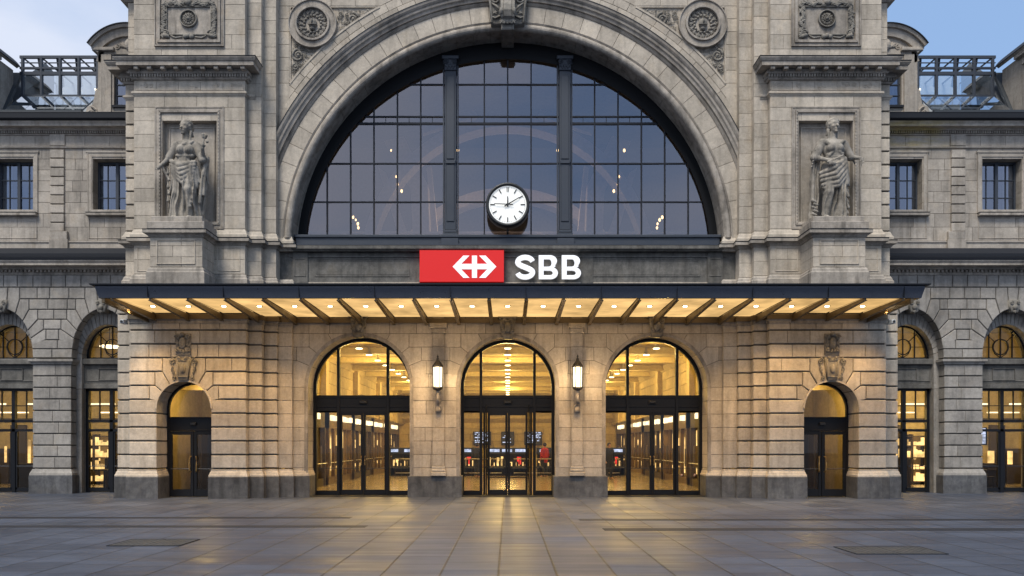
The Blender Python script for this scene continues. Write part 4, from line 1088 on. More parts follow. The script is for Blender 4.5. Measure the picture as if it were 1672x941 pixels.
# ================================================================== WINGS
def wing(sx):
    side = 'left' if sx < 0 else 'right'
    Wg = thing('station_wing', side+' lower wing of the station with arched shop windows and a glazed roof', 'building', (sx*16,2,0), 'lower wings beside the station front')
    OFF = Wg.location
    XC = [13.88, 17.31, 20.74]; XE = 24.0; Y0 = 1.8
    IMP = 4.42
    ars = [Arch(x, 4.64, 1.05, 1.67, pts=((1.50,5.26),(1.42,5.62),(1.22,5.96),(.92,6.30),(.60,6.66),(.20,7.06)), z0=4.0) for x in XC]
    m, j = MB(sx), MB(sx)
    ZU = [4.64,4.95,5.26,5.62,5.96,6.30,6.66,7.06,7.49]
    masonry(m, 12.0, XE, ZU, Y0, .40, .55, .035, .022, .014, ars, j, .03, (0,0), vg=.03)
    a = m.build('wall', 'rustic', Wg); j.build('joint_bed', 'joint', a)
    # second order of the arch, thin
    for A in ars:
        m = MB(sx)
        for r0, r1, y0, y1 in ((.90,1.12,2.17,2.8),):
            n = 22
            for i in range(n):
                t0, t1 = math.pi*i/n+.006, math.pi*(i+1)/n-.006
                rz0 = 1.20
                m.prism([(A.cx+.90*math.cos(t0),A.cz+rz0*math.sin(t0)),(A.cx+1.12*math.cos(t0),A.cz+1.74*math.sin(t0)),(A.cx+1.12*math.cos(t1),A.cz+1.74*math.sin(t1)),(A.cx+.90*math.cos(t1),A.cz+rz0*math.sin(t1))], 2.17, 2.8, .01)
        m.build('arch_reveal', 'rustic', Wg)
        m = MB(sx); m.prism([(A.cx-.13,6.20),(A.cx+.13,6.20),(A.cx+.2,6.62),(A.cx-.2,6.62)], 1.70, 2.1, .02); volute_pair(m, A.cx, 6.52, 1.68, .12); m.ell((A.cx,1.69,6.36),(.09,.07,.1),8,6); leaf(m, A.cx, 6.24, 1.69, 3.1, .1)
        m.build('keystone', 'carving', Wg, True)
    # piers
    PX = [(14.95,16.26),(18.38,19.69),(21.81,23.1)]
    ZP = lines(.86, IMP, 9)
    for a0, a1 in PX:
        m, j = MB(sx), MB(sx)
        masonry(m, a0, a1, ZP, Y0, .40, .58, .045, .008, .012, (), j, .03)
        p = m.build('pier', 'rustic', Wg); j.build('joint_bed', 'joint', p)
        pth = [(a0,2.2),(a0,Y0),(a1,Y0),(a1,2.2)]
        m = MB(sx); m.sweep([(-.2,0),(.09,0),(.09,.61),(.07,.63),(-.2,.63)], pth); m.build('plinth', 'granite', p)
        m = MB(sx); m.sweep([(-.2,.631),(.08,.631),(.07,.70),(.03,.78),(.01,.84),(-.2,.85)], pth, tone=.5); m.build('base_moulding', 'rustic', p)
        m = MB(sx); m.sweep([(-.2,IMP),(.03,IMP),(.05,4.47),(.11,4.52),(.11,4.60),(-.2,4.63)], pth, tone=.5); m.build('impost', 'rustic', p)
    for x in XC:
        for k in (-1, 1):
            a0, a1 = sorted((x+k*.90, x+k*1.3)); m = MB(sx); m.bbox(a0, a1, 2.17, 2.8, 0, 3.6, .006); m.bbox(a0, a1, 2.17, 2.8, 3.61, 4.66, .006); m.build('door_jamb', 'rustic', Wg)
        m = MB(sx); m.bbox(x-1.0, x+1.0, 2.30, 2.7, 3.63, 3.80, .01); m.bbox(x-1.0, x+1.0, 2.35, 2.7, 3.805, 4.45, .01); m.bbox(x-1.05, x+1.05, 2.22, 2.75, 4.46, 4.66, .02)
        frame(m, x-.86, x+.86, 3.88, 4.38, ((0,.03,2.325,2.36),)); frame(m, x-.4, x+.4, 3.92, 4.34, ((0,.025,2.31,2.36),))
        m.build('lintel', 'weather', Wg)
        # arched light with round tracery
        m = MB(sx); N_ = 30
        for i in range(N_):
            t0, t1 = math.pi*i/N_, math.pi*(i+1)/N_
            m.prism([(x+.82*math.cos(t0),4.67+1.12*math.sin(t0)),(x+.93*math.cos(t0),4.67+1.23*math.sin(t0)),(x+.93*math.cos(t1),4.67+1.23*math.sin(t1)),(x+.82*math.cos(t1),4.67+1.12*math.sin(t1))], 2.5, 2.62)
        m.box(x-.9, x+.9, 2.5, 2.62, 4.66, 4.73)
        for q in (-.41, 0, .41): m.box(x+q-.016, x+q+.016, 2.51, 2.56, 4.7, 4.67+1.14*math.sqrt(1-(q/.9)**2))
        m.arcs([(.25,2.50),(.285,2.50),(.285,2.56),(.25,2.56)], x, 5.10, 0, 360, 32)
        for k in (-1, 1):
            m.tube([(x+k*.27,2.53,5.02),(x+k*.2,2.53,4.86),(x,2.53,4.72)], .016, 5); m.tube([(x+k*.20,2.53,5.28),(x+k*.5,2.53,5.56)], .016, 5); m.tube([(x+k*.28,2.53,5.10),(x+k*.84,2.53,5.10)], .012, 5)
        wf = m.build('arched_window', 'black', Wg)
        m = MB(sx); p = [(x+.85*math.cos(math.pi*i/24), 4.7+1.12*math.sin(math.pi*i/24)) for i in range(25)]; m.add([(a, 2.58, b) for a, b in ccw(p)], [tuple(range(25))]); m.build('pane', 'glass_door', wf)
        # tall shop door
        m = MB(sx); yd = 2.45
        for k in (-1, 1): a0, a1 = sorted((x+k*.80, x+k*.91)); m.box(a0, a1, yd, yd+.12, 0, 3.63)
        m.box(x-.06, x+.06, yd-.02, yd+.12, 0, 3.6); m.box(x-.9, x+.9, yd, yd+.12, 3.55, 3.64); m.box(x-.85, x+.85, yd-.02, yd+.12, 2.46, 2.54); m.box(x-.85, x+.85, yd-.02, yd+.12, 2.13, 2.22)
        for k in (-1, 1):
            m.box(x+k*.43-.016, x+k*.43+.016, yd+.02, yd+.08, 2.54, 3.55); a0, a1 = sorted((x+k*.06, x+k*.8)); m.box(a0, a1, yd+.02, yd+.08, 3.02, 3.05)
            m.box(a0, a1, yd+.01, yd+.09, .02, .17); xs = sorted((x+k*.06,x+k*.12)); m.box(xs[0], xs[1], yd+.01, yd+.09, .1, 2.13)
        df = m.build('shop_door', 'black', Wg)
        m = MB(sx); m.add([(x-.82,yd+.06,.1),(x+.82,yd+.06,.1),(x+.82,yd+.06,3.56),(x-.82,yd+.06,3.56)], [(0,1,2,3)]); m.build('pane', 'glass_door', df)
        m = MB(sx)
        for k in (-1, 1): m.tube([(x+k*.13,yd-.03,.92),(x+k*.76,yd-.03,.92)], .014, 6)
        m.build('push_bar', 'steel', df)
    # entablature above the arches
    wp = [(11.9,Y0),(XE,Y0)]
    m = MB(sx); m.box(11.9, XE, 1.84, 2.2, 7.49, 7.66); m.sweep([(-.3,7.66),(.06,7.66),(.10,7.72),(.42,7.73),(.42,7.80),(.46,7.86),(.46,7.90),(-.3,7.92)], wp, tone=.5)
    n = 90
    for i in range(n): m.box(12+i*.135, 12.07+i*.135, 1.76, 1.85, 7.58, 7.655)
    co = m.build('cornice', 'trim', Wg)
    m = MB(sx); m.sweep([(-.3,7.921),(.48,7.90),(.50,7.98),(.40,8.03),(.40,8.10),(.0,8.40),(-.3,8.42)], wp); m.box(12.0,XE,1.36,1.385,8.02,8.12); m.build('lead_roof_strip', 'lead', co)
    # upper storey
    YU = 2.0
    m = MB(sx); m.sweep([(-.2,8.40),(.06,8.40),(.06,8.60),(.09,8.63),(.09,8.68),(-.2,8.70)], [(11.9,YU),(XE,YU)], tone=.6)
    for q in (15.42, 18.85, 22.28): m.bbox(q-.32, q+.32, YU-.14, YU+.1, 8.40, 8.72, .01); m.bbox(q-.28, q+.28, YU-.12, YU+.1, 8.725, 9.0, .01)
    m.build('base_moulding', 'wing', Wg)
    WX = [13.62, 17.05, 20.48]; wz0, wz1 = 9.64, 11.52
    zs = [8.70,9.17,9.64]+lines(9.64, 11.52, 5)[1:]+[11.88]
    m, j = MB(sx), MB(sx)
    masonry(m, 12.0, XE, zs, YU, .36, .72, .010, .010, .006, (), j, .012, (0,0), holes=[(x-.68,x+.68,wz0,wz1) for x in WX])
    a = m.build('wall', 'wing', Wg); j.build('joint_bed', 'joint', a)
    for q in (15.51, 18.94, 22.37):
        m = MB(sx); zz = lines(9.0, 11.84, 9)
        for i in range(9): m.bbox(q-.24, q+.24, YU-.07, YU+.05, zz[i]+.02, zz[i+1]-.02, .012)
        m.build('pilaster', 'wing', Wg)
    m = MB(sx); m.sweep([(-.2,11.881),(.05,11.881),(.07,11.93),(.02,11.96),(-.2,11.96)], [(11.9,YU),(XE,YU)], tone=.6)
    for i in range(14): m.bbox(12+i*.86+.004, 12.86+i*.86-.004, YU, YU+.3, 11.965, 12.33, .005)
    m.sweep([(-.2,12.33),(.04,12.33),(.06,12.37),(-.2,12.38)], [(11.9,YU),(XE,YU)])
    for q in (15.51, 18.94, 22.37): m.bbox(q-.26, q+.26, YU-.05, YU+.1, 11.97, 12.36, .01)
    for i in range(150): m.box(12+i*.08, 12.04+i*.08, YU-.10, YU+.1, 12.38, 12.47)
    m.sweep([(-.2,12.47),(.12,12.47),(.16,12.52),(.36,12.53),(.36,12.60),(.42,12.68),(-.2,12.70)], [(11.9,YU),(XE,YU)], tone=.55)
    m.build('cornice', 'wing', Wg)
    m = MB(sx); m.sweep([(-.2,12.70),(.46,12.70),(.52,12.74),(.52,12.90),(.46,12.90),(.44,12.78),(-.2,12.78)], [(11.9,YU),(XE,YU)]); m.tube([(12*1.0,1.5,12.92),(XE,1.5,12.92)], .03, 8); m.build('gutter', 'lead', Wg)
    for x in WX:
        m = MB(sx); frame(m, x-.86, x+.86, wz0-.02, wz1+.22, ((0,.03,YU-.04,YU+.02),(.03,.15,YU-.025,YU+.02)))
        m.bbox(x-.9, x+.9, YU-.05, YU+.02, wz1+.205, wz1+.27, .01); 
        for q in (-.66, .66): pass
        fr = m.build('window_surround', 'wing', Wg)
        m = MB(sx); m.bbox(x-.86, x+.86, YU-.16, YU+.3, wz0-.10, wz0, .015); m.build('sill', 'trim', fr)
        m = MB(sx); m.box(x-.87, x+.87, YU-.17, YU+.1, wz0+.001, wz0+.018); m.build('lead_flashing', 'lead', fr)
        m = MB(sx); frame(m, x-.82, x+.82, 8.78, wz0-.14, ((0,.02,YU-.02,YU+.02),)); m.build('wall_panel', 'wing', fr)
        m = MB(sx); y = YU+.34
        frame(m, x-.69, x+.69, wz0, wz1, ((0,.07,y,y+.08),)); m.box(x-.05, x+.05, y-.02, y+.08, wz0, wz1)
        for k in (-1, 1):
            m.box(x+k*.34-.014, x+k*.34+.014, y+.01, y+.06, wz0+.05, wz1-.05)
            a0, a1 = sorted((x+k*.05, x+k*.64))
            for z in (wz0+.64, wz0+1.25): m.box(a0, a1, y+.01, y+.06, z-.016, z+.016)
        wn = m.build('window', 'steel', Wg)
        m = MB(sx); 
        for k in (-1, 1):
            a0, a1 = sorted((x+k*.04, x+k*.66)); t_ = rnd.uniform(-.006,.006); m.add([(a0,y+.04,wz0+.04),(a1,y+.04+t_,wz0+.04),(a1,y+.04+t_,wz1-.04),(a0,y+.04,wz1-.04)], [(0,1,2,3)])
        m.build('pane', 'glass_wing', wn)
        for k in (-1, 1):
            m = MB(sx); n = 16; pts = []
            for i in range(n+1): pts.append((x+k*(.68-.34*i/n), y+.16+.03*math.sin(i*2.1)))
            vs = [(a, b, wz0) for a, b in pts]+[(a, b, wz1) for a, b in pts]; m.add(vs, [(i, i+1, n+2+i, n+1+i) for i in range(n)]); m.build('curtain', 'curtain', wn, True)
    # inner rooms (dark upstairs, warm shop below)
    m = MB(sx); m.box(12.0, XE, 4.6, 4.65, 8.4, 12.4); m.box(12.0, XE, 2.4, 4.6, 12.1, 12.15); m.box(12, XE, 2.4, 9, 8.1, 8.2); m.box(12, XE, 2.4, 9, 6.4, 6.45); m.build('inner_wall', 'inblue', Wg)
    m = MB(sx); m.box(12.0, XE, 8.5, 8.55, 0, 6.4); m.box(12.25, 12.3, 2.5, 8.5, 0, 6.4); m.box(XE, XE+.1, 2, 8.5, 0, 12.9); m.box(12.3, XE, 2.75, 2.8, 6.0, 8.2)
    m.build('inner_wall', 'inwall', Wg)
    m = MB(sx)
    for k_ in range(16):
        a_ = 12.5+.72*k_
        if k_ % 4 == 2: continue
        m.bbox(a_, a_+.66, 8.38, 8.5, 0, 1.5+.5*(k_ % 3), .02)
    m.box(12.3, XE, 8.36, 8.5, 2.62, 2.78); m.build('shop_panelling', 'darkwood', Wg)
    m = MB(sx)
    for k_ in range(22):
        a_ = 12.6+.5*k_+rnd.uniform(0,.2)
        m.box(a_, a_+rnd.uniform(.08,.30), 8.30, 8.34, rnd.uniform(.7,1.2), rnd.uniform(1.3,2.1))
    m.build('lit_display', 'showcase', Wg)
    m = MB(sx)
    for k_ in range(5): a_ = 13+2.1*k_; m.box(a_, a_+1.3, 5.2, 5.26, 3.2, 3.26); m.box(a_+.2, a_+1.5, 7.0, 7.06, 2.95, 3.0)
    m.build('light_strip', 'signlit', Wg)
    m = MB(sx)
    for k_ in range(6):
        a_ = 12.9+1.75*k_; m.bbox(a_, a_+.9, 4.8+.5*(k_ % 2), 5.3+.5*(k_ % 2), 0, .95+.2*(k_ % 3), .03)
    m.build('shop_counter', 'darkwood', Wg)
    m = MB(sx); m.box(12.3, XE, 2.7, 8.5, .002, .012); fl = m.build('shop_floor', 'infloor', Wg)
    # roof: slate slope, glazed lantern, dormers
    m = MB(sx)
    def slope(x0, x1, y0, z0, y1, z1, th=.08): m.add([(x0,y0,z0),(x1,y0,z0),(x1,y1,z1),(x0,y1,z1),(x0,y0+th,z0-th),(x1,y0+th,z0-th),(x1,y1+th,z1-th),(x0,y1+th,z1-th)], [(0,1,2,3),(7,6,5,4),(0,4,5,1),(1,5,6,2),(2,6,7,3),(3,7,4,0)])
    m.box(12, XE, 1.9, 3.0, 12.70, 12.85); slope(12.0, 15.15, 2.9, 12.8, 4.4, 15.6); slope(18.2, XE, 2.9, 12.8, 4.4, 15.6); m.box(12, XE, 7.5, 7.6, 12.7, 15.0)
    m.box(15.0, 18.4, 2.55, 3.05, 12.8, 13.45)
    m.add([(18.2,2.9,12.9),(18.2,4.6,15.0),(18.2,6.6,16.6),(18.2,6.6,12.9),(18.55,2.9,12.9),(18.55,4.6,15.3),(18.55,6.6,17.0),(18.55,6.6,12.9)], [(0,1,2,3),(7,6,5,4),(0,4,5,1),(1,5,6,2),(2,6,7,3),(3,7,4,0)])
    m.build('slate_roof', 'slate', Wg)
    m = MB(sx); XS = [15.3+.70*i for i in range(5)]; y1, y2 = 4.25, 4.30
    for i, xx in enumerate(XS):
        m.tube([(xx,3.0,13.50),(xx,y1,14.62)], .028, 4); m.bbox(xx-.045, xx+.045, y2-.04, y2+.06, 14.6, 16.14, .01)
        if i < 4: m.tube([(xx+.08,y2+.05,16.08),(xx+.64,y2+1.3,15.62)], .085, 4)
        m.tube([(xx,y2,16.12),(xx,y2+2.6,16.12)], .04, 4)
    for z, t in ((14.65,.07),(15.52,.06),(15.72,.035),(16.13,.05)): m.box(XS[0]-.1, XS[-1]+.1, y2-.03, y2+.05, z-t, z+t)
    m.box(XS[0]-.1, XS[-1]+.1, y2-.02, y2+.02, 15.90, 15.93); m.box(XS[0]-.1, XS[-1]+.1, y2+2.55, y2+2.6, 16.08, 16.16); m.box(XS[0]-.1, XS[-1]+.1, y2+2.55, y2+2.6, 15.5, 15.56)
    m.box(XS[0]-.1, XS[-1]+.1, 2.95, 3.06, 13.44, 13.54)
    sk = m.build('skylight', 'steel', Wg)
    m = MB(sx); m.add([(XS[0],3.0,13.53),(XS[-1],3.0,13.53),(XS[-1],y1,14.65),(XS[0],y1,14.65)], [(0,1,2,3)]); m.add([(XS[0],y2+.02,14.7),(XS[-1],y2+.02,14.7),(XS[-1],y2+.02,15.5),(XS[0],y2+.02,15.5)], [(0,1,2,3)]); m.build('pane', 'glass_roof', sk)
    m = MB(sx); m.box(XS[0], XS[-1], 6.5, 6.55, 13.0, 16.42); m.box(XS[0],XS[-1],3.2,6.5,13.1,13.15); m.build('lantern_back_wall', 'curtain', sk)
    m = MB(sx)
    for q in (.4, 1.1, 1.75, 2.5): m.ell((15.3+q, 6.3, 15.85+.1*math.sin(q*9)),(.035,.035,.035),8,6)
    m.build('ceiling_bulb', 'bulb_in', sk)
    # dormers with segmental pediment
    for dx in (13.32, 19.45):
        y = 2.6; m = MB(sx)
        m.bbox(dx-1.12, dx-.55, y, y+1.5, 12.85, 15.55, .015); m.bbox(dx+.55, dx+1.12, y, y+1.5, 12.85, 15.55, .015); m.box(dx-.56, dx+.56, y+.02, y+1.5, 12.85, 13.62); m.box(dx-.56, dx+.56, y+.02, y+1.5, 14.85, 15.55)
        m.bbox(dx+.62, dx+.98, y-.06, y+.1, 13.3, 15.4, .01); m.bbox(dx-.98, dx-.62, y-.06, y+.1, 13.3, 15.4, .01)
        # scrolls at the foot
        dm = m.build('dormer', 'wing', Wg)
        for k in (-1, 1):
            m = MB(sx)
            if dx < 14: pl = [(dx+k*1.12,12.85),(dx+k*1.62,12.85),(dx+k*1.66,13.25),(dx+k*1.55,13.62),(dx+k*1.34,13.72),(dx+k*1.26,14.2),(dx+k*1.12,14.35)]
            for q in ((pl[:4]+[pl[4]], [pl[0],pl[4],pl[5],pl[6]]) if dx < 14 else ()): m.prism(q, y+.1, y+.6, .02)
            if dx < 14: m.scroll((dx+k*1.38,13.38),.22,y+.08,1.4,math.pi/2,k,.045)
            m.bbox(*sorted((dx+k*.50,dx+k*1.26)), y-.14, y+.6, 15.50, 15.62, .02)
            m.build('scroll_bracket', 'wing', dm)
        m = MB(sx); 
        # pediment: arch segment
        Rr = 1.62; zc = 16.38-Rr
        a = math.degrees(math.acos(1.34/Rr))
        m.arcs([(Rr-.10,y-.22),(Rr,y-.26),(Rr,y+1.5),(Rr-.10,y+1.5)], dx, zc, a, 180-a, 28, tone=.5)
        m.arcs([(Rr-.36,y-.10),(Rr-.10,y-.14),(Rr-.10,y+.3),(Rr-.36,y+.3)], dx, zc, a-2, 182-a, 28, tone=.6)
        m.arcs([(.9,y+.0),(Rr-.36,y+.0),(Rr-.36,y+.3),(.9,y+.3)], dx, zc, 20, 160, 20)
        m.prism([(dx-1.2,15.6),(dx+1.2,15.6)]+[(dx+(Rr-.3)*math.cos(R(q)), zc+(Rr-.3)*math.sin(R(q))) for q in range(46,136,6)], y+.03, y+.4); m.box(dx-.9, dx+.9, y-.012, y+.3, 15.42, 15.6); m.ell((dx,y-.03,15.75),(.16,.1,.2),10,7)
        for k in (-1,1): leaf(m, dx+k*.22, 15.72, y-.02, -k*.9, .15); m.scroll((dx+k*.42,15.66),.1,y-.02,1.3,1.5,k,.02)
        m.build('pediment', 'wing', dm)
        m = MB(sx); m.arcs([(Rr,y-.30),(Rr+.03,y-.30),(Rr+.03,y+1.6),(Rr,y+1.6)], dx, zc, a, 180-a, 28); m.build('lead_flashing', 'lead', dm)
        m = MB(sx); frame(m, dx-.56, dx+.56, 13.62, 14.86, ((0,.06,y+.12,y+.2),)); m.box(dx-.03, dx+.03, y+.1, y+.2, 13.65, 14.85); m.box(dx-.55, dx+.55, y+.12, y+.2, 14.38, 14.42); m.box(dx-.55, dx+.55, y+.12, y+.2, 14.0, 14.03)
        wn = m.build('window', 'steel', Wg)
        m = MB(sx); m.add([(dx-.55,y+.16,13.6),(dx+.55,y+.16,13.6),(dx+.55,y+.16,14.9),(dx-.55,y+.16,14.9)], [(0,1,2,3)]); m.build('pane', 'glass_wing', wn)
        m = MB(sx); m.box(dx-.6, dx+.6, y-.06, y+.2, 13.54, 13.62); m.build('sill', 'lead', wn)
    for o in Wg.children:
        pass
    return Wg

t = NT('polished_stone_floor'); p = t.pos(); n1 = t.noise(p, 1.2, 4); 
br = t.n('TexBrick'); t.l(t.mapv(p, (.8,.8,.8)), br.inputs['Vector']); br.offset = 0; br.inputs['Color1'].default_value = (.40,.33,.24,1); br.inputs['Color2'].default_value = (.34,.28,.21,1); br.inputs['Mortar'].default_value = (.12,.1,.08,1); br.inputs['Mortar Size'].default_value = .008; br.inputs['Brick Width'].default_value = 1; br.inputs['Row Height'].default_value = 1
t.bsdf(t.scale(br.outputs['Color'], t.ramp(n1, .3, .7, .85, 1.1)), .22, 0, spec=.6); M['infloor'] = t.m
WL, WR = wing(-1), wing(1)
# ================================================================== CONCOURSE
m = MB(); m.box(-8.1, 8.1, .72, 36, -.01, .006); struct(m.build('concourse_floor', 'infloor'))
m = MB(); m.box(-8.1, 8.1, .95, 36, 5.62, 5.7)
for i in range(9): y = 3.2+i*3.7; m.bbox(-8.1, 8.1, y, y+.5, 5.36, 5.63, .03)
for x in (-3.4, 3.4): m.box(x-.25, x+.25, 1, 36, 5.42, 5.625)
struct(m.build('concourse_ceiling', 'inceil'))
for s, lab in ((-1, 'pale limestone wall along the left side of the lit concourse'), (1, 'pale limestone wall along the right side of the lit concourse')):
    m, j = MB(s), MB(s)
    # side wall blocks, facing the hall
    for k, (z0, z1) in enumerate(((3.25,3.8),(3.8,4.35),(4.35,4.9),(4.9,5.35))):
        y = 1.0-(k % 2)*.6
        while y < 35: m.box(7.85, 8.05, max(y,.9)+.01, y+1.2-.01, z0+.01, z1-.01); y += 1.2
    for y in (1.2, 8, 15.2, 22.4, 29.6): m.box(7.6, 8.05, y, y+.5, 0, 5.4)
    m.sweep([(-.1,5.3),(.1,5.3),(.25,5.5),(.25,5.6),(-.1,5.6)], [(7.9,36),(7.9,1)]); m.sweep([(-.1,3.1),(.1,3.1),(.2,3.2),(.2,3.26),(-.1,3.26)], [(7.9,36),(7.9,1)])
    m.box(8.05, 8.15, .9, 36, 0, 5.7)
    tag(m.build('concourse_wall', 'inwall'), lab, 'wall')
m, j = MB(), MB(); masonry(m, -8.1, 8.1, [1.4]+lines(1.9, 5.6, 7), 35, .3, 1.3, .015, .015, .01, (), j, .015, (0,0)); m.box(-8.1,8.1,34.9,35.2,2.85,2.95); m.sweep([(-.1,3.3),(.1,3.3),(.5,3.6),(.5,3.75),(-.1,3.75)], [(-8.1,35),(8.1,35)]); m.box(-8.1,8.1,35,35.3,0,1.4)
e = tag(m.build('concourse_wall', 'inwall'), 'pale end wall closing the lit concourse behind the departure boards', 'wall')
# shops along both sides
def shopfront(s, y0, y1, k, lab):
    T = thing('shopfront', lab, 'shopfront', (s*7.7, (y0+y1)/2, 0), 'shopfronts along the concourse')
    m = MB(s)
    m.box(7.40, 7.8, y0, y0+.12, 0, 3.1); m.box(7.40, 7.8, y1-.12, y1, 0, 3.1); m.box(7.40, 7.8, y0, y1, 2.35, 3.1); m.box(7.44, 7.8, y0, y1, 0, .3)
    n = 3
    for i in range(1, n+1): y = y0+(y1-y0)*i/(n+1); m.box(7.42, 7.56, y-.05, y+.05, .3, 2.35)
    m.build('shop_frame', 'shopframe' if k % 2 else 'darkwood', T)
    m = MB(s)
    for i in range(n+1):
        a = y0+(y1-y0)*i/(n+1)+.09; b = y0+(y1-y0)*(i+1)/(n+1)-.09; c_ = rnd.uniform(.25,.9)*(b-a); m.box(7.6, 7.64, a, a+c_, .45+.4*rnd.random(), rnd.uniform(1.8,2.3))
    m.build('showcase', 'showcase', T)
    m = MB(s)
    for i in range(5):
        a = y0+.25+(y1-y0-.5)*i/5
        if (i*3+k) % 4:
            b_ = a; e_ = a+(y1-y0-.5)/5-.08*(1+(i+k) % 3)
            while b_ < e_:
                q = rnd.choice((.05,.09,.14,.3)); m.box(7.32, 7.40, b_, b_+q, 2.66+.05*rnd.random(), 2.92-.04*rnd.random()); b_ += q+.035
    m.build('sign_box', 'signlit', T)
    m = MB(s); m.tube([(7.34,y0+.1,.92),(7.34,y1-.1,.92)], .02, 6); m.build('rail', 'chrome', T)
    m = MB(s)
    for i in range(4): y = y0+.5+(y1-y0-1)*i/3; m.bbox(7.45, 7.6, y-.1, y+.12, .75, 1.5+.12*(i % 2), .02)
    m.build('goods', 'darkwood', T)
ordn = ['nearest','second','third','fourth','fifth']
for s in (-1, 1):
    for k in range(5): y0 = 2.0+k*5.6; shopfront(s, y0, y0+5.0, k, '%s dark shopfront with lit sign along the %s side of the concourse' % (ordn[k], 'left' if s < 0 else 'right'))
# departure boards on the end wall and stalls before it
for x, w_, lab in ((0,.85,'dark departure board on the end wall behind the middle entrance'),(-1.9,1.2,'lit board on the end wall left of the dark board'),(1.9,1.2,'lit board on the end wall right of the dark board'),(-3.8,.7,'small lit board on the end wall far left'),(3.8,.7,'small lit board on the end wall far right')):
    T = thing('departure_board', lab, 'departure board', (x,34.8,1.7), 'departure boards on the end wall')
    m = MB(); m.bbox(x-w_/2-.06, x+w_/2+.06, 34.6, 34.9, 1.60, 2.62, .03); m.build('board_case', 'ink', T)
    m = MB()
    for r_ in range(7):
        xx = x-w_/2+.05
        while xx < x+w_/2-.1:
            q = rnd.uniform(.05,.22)
            if rnd.random() < (.35 if x == 0 else .75): m.box(xx, min(xx+q, x+w_/2), 34.58, 34.6, 2.50-.12*r_, 2.57-.12*r_)
            xx += q+.05
    m.build('board_screen', 'screen', T)
kl = ['far left','left','middle','right','far right']
for i, x in enumerate((-5.2,-2.7,0,2.7,5.2)):
    T = thing('market_stall', 'dark low stall with lit screens across the concourse, %s of the row' % kl[i], 'stall', (x,17.5,0), 'stalls across the concourse')
    m = MB(); m.bbox(x-1.15, x+1.15, 17.2, 18.4, 1.12, 1.50, .02); m.bbox(x-1.2, x+1.2, 16.9, 18.4, .42, .50, .01)
    for k in (-1.1, -.4, .4, 1.1): m.box(x+k-.04, x+k+.04, 17.3, 17.4, .5, 1.12)
    for k in (-1, 1): m.bbox(x+k*1.05-.08, x+k*1.05+.08, 17.0, 18.2, 0, .42, .01)
    m.box(x-1.1,x+1.1,18.2,18.3,0,1.12); m.build('stall_frame', 'ink', T)
    m = MB()
    for k in range(3): a = x-1.0+.7*k; m.box(a, a+rnd.uniform(.3,.6), 17.15, 17.19, 1.27, 1.42)
    m.build('stall_screen', 'screen', T)
    m = MB()
    for k in range(9): a = x-1.05+.23*k; m.bbox(a, a+.08+.08*rnd.random(), 17.7, 17.95, .52, .62+.42*rnd.random(), .02)
    m.build('goods', 'showcase', T)  # wares glow by emission, in place of lamp light falling on them
    m = MB(); m.box(x+.5, x+.72, 17.6, 17.68, .6, 1.0); m.build('poster', 'showred', T)
    m = MB()
    for k in range(12): a = x-1.05+.19*k; m.bbox(a, a+.07+.07*rnd.random(), 17.45, 17.6, .505, .60+.45*rnd.random(), .02)
    m.build('wares', 'darkwood', T)
for i, x in enumerate((-4.4,-1.5,1.5,4.4)):
    T = thing('crowd_barrier', 'low steel crowd barrier before the stalls, %s' % ['far left','left of centre','right of centre','far right'][i], 'barrier', (x,14.5,0), 'barriers before the stalls')
    m = MB(); m.tube([(x-1.2,14.5,.95),(x+1.2,14.5,.95)], .03, 6); m.tube([(x-1.2,14.5,.25),(x+1.2,14.5,.25)], .02, 6)
    m.build('rail', 'chrome', T); m = MB()
    for k in range(9): a = x-1.2+.3*k; m.tube([(a,14.5,0),(a,14.5,.95)], .015, 5)
    m.build('post', 'ink', T)
# ceiling lights of the concourse
NUM = 'one two three four five six seven eight nine ten eleven twelve thirteen fourteen fifteen'.split()
cnt = {-5.6:'left', 0:'middle', 5.6:'right'}
for x in (-5.6, 0, 5.6):
    for i in range(15):
        y = 2.4+i*2.2
        T = thing('ceiling_light', 'small warm ceiling light, number %s from the doors in the %s row of the concourse' % (NUM[i], cnt[x]), 'ceiling light', (x,y,5.3), 'ceiling lights in the %s row' % cnt[x])
        m = MB(); m.lathe([(.14,5.30),(.10,5.34),(.05,5.40),(.03,5.62)], (x,y,0), 12); m.build('light_housing', 'chrome', T)
        m = MB(); m.lathe([(.12,5.28),(.12,5.298)], (x,y,0), 12); m.build('bulb', 'bulb_in', T)
        if i % 3 == 0: lamp('ceiling_lamp', 'POINT', (x,y,4.9), 190, GOLD, shadow_soft_size=.25)
# ------------------------------------------------------------------ hall behind the great window
m = MB()
for y, a, b, wd, dp in ((5.0,5.7,6.15,.42,.8),(12.0,5.9,5.6,.5,.9)):
    n = 40
    for i in range(n):
        t0, t1 = math.pi*i/n, math.pi*(i+1)/n
        m.prism([((a-wd)*math.cos(t0),8.1+(b-wd)*math.sin(t0)),(a*math.cos(t0),8.1+b*math.sin(t0)),(a*math.cos(t1),8.1+b*math.sin(t1)),((a-wd)*math.cos(t1),8.1+(b-wd)*math.sin(t1))], y, y+dp)
for k in (-1, 1):
    m.prism([(k*3.1,6.5),(k*3.75,6.5),(k*4.0,12.2),(k*5.1,14.2),(k*4.3,14.4),(k*3.3,12.4)], 7.5, 8.2)
m.build('vault_rib', 'rib', B)
for k in (-1, 1):
    m = MB(k)
    m.prism([(3.2,13.4),(3.3,13.75),(1.2,14.3),(1.15,14.05)], 4.6, 4.9); m.prism([(4.9,12.6),(5.2,12.8),(3.9,8.4),(3.4,8.4)], 6.6, 6.8); m.prism([(2.6,6.5),(2.95,6.5),(3.5,13.6),(3.3,13.7)], 9, 9.3); m.build('roof_truss', 'rib', B)
